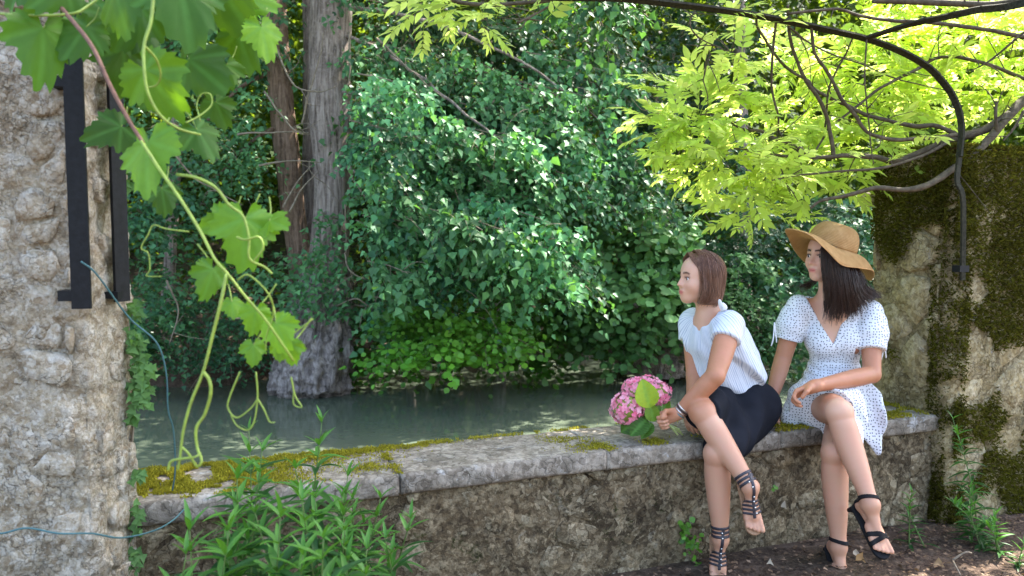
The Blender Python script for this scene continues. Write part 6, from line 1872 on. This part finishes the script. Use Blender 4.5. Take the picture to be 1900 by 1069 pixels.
# tie cords at the sleeves
for (x, y, Y) in ((1437, 612, 3.56), (1640, 640, 3.50)):
    mb = MB()
    for dx, ln in ((-2, 30), (3, 24)):
        mb.tube(spline([A(x, y - 14, Y), A(x + dx, y + ln * .5, Y - .01), A(x + dx * 2 - 2, y + ln, Y)], 10), .003, 6)
    link('sleeve_tie', mb.mesh('sleeve_tie'), M['whitecloth'], g2)
# hair
S = Solid()
S.el(L2(-.026, 0, .02), hax, np.array([.096, .084, .080]) * hs, .03)
S.el(L2(-.042, 0, -.04), hax, np.array([.066, .080, .085]) * hs, .04)
locks = [[A(1524, 462, 3.435), A(1529, 520, 3.425), A(1532, 560, 3.44), A(1528, 592, 3.45)], [A(1536, 470, 3.425), A(1541, 525, 3.415), A(1545, 565, 3.43), A(1543, 596, 3.44)], [A(1548, 478, 3.42), A(1555, 530, 3.41), A(1559, 570, 3.43), A(1557, 595, 3.44)],
         [A(1558, 484, 3.42), A(1566, 535, 3.41), A(1572, 570, 3.43), A(1571, 590, 3.44)], [A(1568, 490, 3.43), A(1577, 540, 3.42), A(1585, 568, 3.44), A(1586, 586, 3.45)], [A(1577, 495, 3.45), A(1588, 538, 3.44), A(1598, 556, 3.455), A(1606, 566, 3.46)], [A(1584, 500, 3.47), A(1598, 535, 3.46), A(1612, 548, 3.47), A(1624, 552, 3.48)]]
for k_, lk in enumerate(locks):
    P = spline(lk, 8)[:7]; S.chain(list(P), list(np.linspace(.026, .004, 7) if k_ < 5 else np.linspace(.024, .002, 7)), .025)
g = S.field(.0042)
q = [a / hs for a in g.local(hc, hax)]
gf = np.interp(q[2], [-.30, -.12, -.06, .0, .05, .08, .13], [.10, .055, .030, .026, .042, .055, .06])
g.inter((q[0] - gf) * hs, .006)
hcut = A(1548, 456, 3.535) + nrm(np.array([.30, -.12, .94])) * .03
g.plane(hcut, (.30, -.12, .94), .01)
g.wrinkle(lambda P: .0009 * np.sin(P[:, 0] * 420 + 4 * vnoise(P, 9)))
V, F = g.smooth_mesh(1); hair = link('hair', mesh_np('hair', V, F), M['hair_base'], g2)
roots = [L2(.036, .060, .040), L2(.024, .068, .034), L2(.010, .072, .024), L2(-.010, .076, .016), L2(-.03, .074, .004), L2(-.05, .064, -.004), L2(-.065, .050, -.01)]
gd = [[r_] + lk for r_, lk in zip(roots, locks)] + [[L2(-.08, .03, .02), A(1592, 505, 3.52), A(1606, 530, 3.52), A(1625, 545, 3.52), A(1634, 550, 3.53)]]
gd = [[np.asarray(q_) + [0, -.012, 0] for q_ in g_] for g_ in gd]
mb = strands(gd, 1900, rg, .0011, .0095, lo=13)
gd = [[A(1516, 505, 3.60), A(1502, 523, 3.60), A(1487, 530, 3.59), A(1473, 534, 3.59)], [A(1520, 512, 3.58), A(1508, 530, 3.58), A(1496, 537, 3.57), A(1484, 543, 3.57)]]
s2 = strands(gd, 70, rg, .0010, .007)
link('hair_strands', mb.mesh('hair_strands'), M['hair_dark'], hair, kind='stuff')
link('hair_strands', s2.mesh('hair_strands'), M['hair_dark'], hair, kind='stuff')
# straw hat: dome crown and a wide wavy brim
hat = thing_child('straw_hat', g2); hat['label'] = 'orange woven straw hat with a wide drooping brim'
cc = A(1548, 455, 3.53)
hup = nrm(np.array([.30, -.12, .94]))
hl = frame3((-.9, -.42, .3), hup)
nph, nr = 96, 18
outer_px = [(1458, 426, 3.46), (1478, 427, 3.36), (1504, 437, 3.315), (1534, 464, 3.31), (1562, 491, 3.33), (1594, 497, 3.40), (1620, 503, 3.50), (1616, 520, 3.60), (1598, 512, 3.69), (1560, 490, 3.74), (1520, 488, 3.74), (1496, 487, 3.71), (1476, 466, 3.64), (1463, 440, 3.55)]
OP = np.array([A(*q) for q in outer_px])
OPc = spline(np.concatenate([OP[-2:], OP, OP[:3]]), (len(OP) + 4) * 24 + 1)[2 * 24:2 * 24 + len(OP) * 24]
OPc = OPc[np.linspace(0, len(OPc) - 1, nph, endpoint=False).astype(int)]
ang0 = np.linspace(0, 2 * np.pi, nph, endpoint=False)
# inner ring matches the outer ring's direction about the hat axis
dirs = OPc - cc; dirs = nrm(dirs - np.outer(dirs @ hup, hup))
rin = .097 + .022 * np.clip(dirs @ hl[0], 0, 1)
inner = cc + dirs * rin[:, None] + hup * -.006
Vh, UVh = [], []
for k_ in range(nr):
    t_ = k_ / (nr - 1)
    bow = math.sin(t_ * math.pi) * .012
    Vh.append(inner * (1 - t_) + OPc * t_ + hup * bow + fbm(OPc, 7, 2, 5)[:, None] * .008 * t_ * hup)
    UVh.append(np.stack([ang0, np.full(nph, .09 + t_ * .11)], -1))
brim = np.array(Vh); 
Vc, UVc = [], []
nc = 16
for k_ in range(nc):
    t_ = k_ / (nc - 1); a = t_ * math.pi / 2
    r_ = rin[:, None] * (math.cos(a) ** .55 if k_ < nc - 1 else .005)
    z_ = .100 * math.sin(a)
    Vc.append(cc + dirs * r_ + hup * (z_ - .006)); UVc.append(np.stack([ang0, np.full(nph, .09 - t_ * .10)], -1))
allr = np.concatenate([np.array(Vc)[::-1], brim[1:]]); alluv = np.concatenate([np.array(UVc)[::-1], np.array(UVh)[1:]])
nr_ = len(allr); idx = np.arange(nr_ * nph).reshape(nr_, nph)
F = np.stack([idx[:-1], idx[1:], np.roll(idx[1:], -1, 1), np.roll(idx[:-1], -1, 1)], -1).reshape(-1, 4)
for nm, r0, r1 in (('crown', 0, nc), ('brim', nc - 1, nr_)):
    sub = allr[r0:r1]; m_ = len(sub); ii = np.arange(m_ * nph).reshape(m_, nph)
    Ff = np.stack([ii[:-1], ii[1:], np.roll(ii[1:], -1, 1), np.roll(ii[:-1], -1, 1)], -1).reshape(-1, 4)
    me = mesh_np(nm, sub.reshape(-1, 3), Ff); set_uv(me, alluv[r0:r1].reshape(-1, 2))
    o = link(nm, me, M['straw'], hat)
    so = o.modifiers.new('thickness', 'SOLIDIFY'); so.thickness = .003; so.offset = 0
mb = MB(); mb.tube(np.concatenate([OPc, OPc[:1]]) , .0026, 6, cap=False); link('brim_edge', mb.mesh('brim_edge'), M['strawedge'] if 'strawedge' in M else plain_mat('straw_edge', (0.50, 0.27, 0.10), 0.6), hat)
# black strap heels
def heel(kn, an, Lf, fr_, size, parent, big):
    f, l, u = fr_; sh = nrm(an - kn)
    S = Solid(); leg_prims(S, kn + [0, .3, .1], kn, an, f, u, size); add_toes(S, Lf, size, big)
    hl_ = thing_child('heeled_sandal', parent)
    cs = [Lf(x, y, z) for x in (-.07, .2) for y in (-.06, .06) for z in (-.09, .09)]
    lo, hi = np.min(cs, 0) - .02, np.max(cs, 0) + .02
    reg = [lambda g: np.abs(g.local(an, [sh])[0] + .026 - .25 * g.local(an, [l])[0]) - .0075]
    for x, sgn in ((.098, .3), (.112, -.3)):
        def rf(g, x=x, sgn=sgn):
            q = g.local(an, [f, l, u]); return np.maximum(np.abs(q[0] - x * size - sgn * q[1] - .2 * q[2] - .012) - .0088, -(q[2] + .09 * size))
        reg.append(rf)
    def back(g):
        q = g.local(an, [f, l, u]); return np.maximum(np.maximum(np.abs(q[1]) - .007, q[0] + .016), np.maximum(q[2] - .03, -(q[2] + .08)))
    reg.append(back)
    mb = strap_mesh(S, lo, hi, reg, .004)
    link('straps', mb.mesh('straps'), M['suede'], hl_)
    g = S.field(.003, lo, hi); q = g.local(an, [f, l, u])
    g.F = np.maximum(np.sqrt((np.clip(np.abs(q[0] - .060 * size) - .088 * size, 0, None)) ** 2 + q[1] ** 2) - (.028 + .07 * np.clip(q[0] - .02, 0, .1)) * size, np.abs(q[2] + .083 * size) - .006).astype(np.float32)
    V, F = g.mesh(); link('sole', mesh_np('sole', V, F), M['suede'], hl_)
    hb = Lf(-.035, 0, -.085); he = hb + nrm(-u * .9 - f * .35) * .06
    mb = MB(); mb.tube([hb, he], [.018, .008], 12); link('heel', mb.mesh('heel'), M['suede'], hl_)
heel(knR, anR, LR, fR, .96, g2, 1); heel(knL, anL, LL, fL, .96, g2, -1)

# ================================================================ hydrangea bouquet
bq = thing('bouquet', 'bouquet of pink hydrangeas with green leaves held on the coping', 'bouquet', A(1215, 800, 3.17))
t = NT('petal'); sep = t.n('SeparateColor'); t.l(t.tint(), sep.inputs[0])
c = t.mix(sep.outputs[0], (0.92, 0.22, 0.38), (0.97, 0.54, 0.64))
b = t.bsdf(c, 0.6, None, 0.25); tr = t.n('BsdfTranslucent'); t.l(c, tr.inputs['Color'])
mx = t.n('MixShader'); mx.inputs[0].default_value = .35; t.l(b, mx.inputs[1]); t.l(tr.outputs[0], mx.inputs[2]); M['petal'] = t.done(mx.outputs[0])
T_PETAL = (np.array([[0, 0, 0], [-.34, .34, .06], [-.36, .72, .10], [0, 1.0, .05], [.36, .72, .10], [.34, .34, .06], [0, .5, .0]], float), T_ROUND[1])
for (x, y, Y, r_, n) in [(1163, 757, 3.16, .066, 130), (1180, 724, 3.20, .052, 90), (1220, 730, 3.20, .052, 90), (1203, 722, 3.24, .055, 70)]:
    c0 = A(x, y, Y)
    i = np.arange(n) + .5; ph = np.arccos(1 - 2 * i / n); th = np.pi * (1 + 5 ** .5) * i
    Nn = np.stack([np.cos(th) * np.sin(ph), np.sin(th) * np.sin(ph), np.cos(ph)], -1)
    Nn = nrm(Nn + rg.normal(0, .12, Nn.shape))
    P = c0 + Nn * r_ * rg.uniform(.86, 1.06, (n, 1)) * np.array([1, 1, .92])
    fh = MB()
    a1 = nrm(np.cross(Nn, rg.normal(0, 1, Nn.shape))); a2 = np.cross(Nn, a1)
    tn_ = np.clip(rg.normal(.5, .28, n), 0, 1)
    for q in range(4):
        D = a1 * math.cos(q * math.pi / 2) + a2 * math.sin(q * math.pi / 2) + Nn * .25
        V, F, C = place_leaves(T_PETAL, P, D, Nn + rg.normal(0, .2, Nn.shape), .0145 * rg.uniform(.85, 1.2, n), rg)
        C[:, 0] = np.repeat(tn_, 7); fh.add(V, F, C)
    core = MB()
    core.add(*trunk_mesh([(c0[0], c0[1], c0[2] - r_ * .8, r_ * .3), (c0[0], c0[1], c0[2] - r_ * .3, r_ * .8), (c0[0], c0[1], c0[2] + r_ * .3, r_ * .8), (c0[0], c0[1], c0[2] + r_ * .75, r_ * .25)], 3, rough=.05, nseg=10, sides=14))
    fo = link('flower_head', fh.mesh('flower_head', False), M['petal'], bq)
    link('flower_core', core.mesh('flower_core'), M['shoot'], fo)
def ovate(seed):
    n, m = 17, 7; V, C = [], []
    for a in np.linspace(0, 1, n):
        w = .40 * math.sin(math.pi * min(1, a ** .8)) ** .8 * (1 + .05 * (int(a * 16) % 2)) + .003
        for b in np.linspace(-1, 1, m):
            rib = abs(((a * 9 - abs(b) * 2.0) % 1.0) - .5)
            V.append((b * w, a, abs(b) * w * .35 - .25 * a * a + .05 * rib)); C.append((.5, 1, min(abs(b) * w, .02 + rib * .16)))
    idx = np.arange(n * m).reshape(n, m)
    return np.array(V), np.stack([idx[:-1, :-1], idx[:-1, 1:], idx[1:, 1:], idx[1:, :-1]], -1).reshape(-1, 4), np.array(C)
M['hydleaf'] = leaf_mat('hydrangea_leaf', (0.07, 0.19, 0.02), (0.33, 0.42, 0.02), 0.5, 0.25, (0.3, 0.45, 0.03), veins=True, spec=0.25)
for (bx, by, bY, tx, ty, tY, w_, yel, li) in [(1205, 757, 3.10, 1193, 705, 3.10, .95, 1.0, 1.05), (1213, 782, 3.12, 1205, 745, 3.11, .8, .3, .9), (1200, 778, 3.13, 1170, 806, 3.10, 1.0, .0, .45), (1210, 785, 3.13, 1190, 812, 3.10, .8, .05, .55), (1225, 780, 3.15, 1240, 735, 3.18, .6, .2, .8), (1200, 770, 3.2, 1150, 800, 3.2, 1.0, .0, .5)]:
    B = A(bx, by, bY); Tt = A(tx, ty, tY); V, F, C = ovate(1); s_ = np.linalg.norm(Tt - B) * 1.0
    D = nrm(Tt - B); up = nrm(CAMP - B) + [0, 0, .3]; N_l = nrm(up - D * (up @ D)); Sx = np.cross(D, N_l)
    C[:, 0] = yel; C[:, 1] = li
    mb = MB(); mb.add(B + s_ * (V[:, :1] * Sx * w_ * 1.05 + V[:, 1:2] * D + V[:, 2:] * N_l), F, C)
    link('leaf', mb.mesh('leaf'), M['hydleaf'], bq)
for k_ in range(6):
    a = A(1178 + 10 * k_, 745, 3.18) ; b = A(1232, 782, 3.14); c_ = A(1252 + 3 * k_, 797 + (k_ % 3) * 5, 3.13 + .008 * k_)
    mb = MB(); mb.tube(spline([a, b + [0, .003 * k_, .002 * (k_ % 3)], c_], 16), .0036, 6); link('stem', mb.mesh('stem'), M['palestem'] if 'palestem' in M else M.setdefault('palestem', plain_mat('pale_stem', (0.35, 0.42, 0.16), 0.5)), bq)
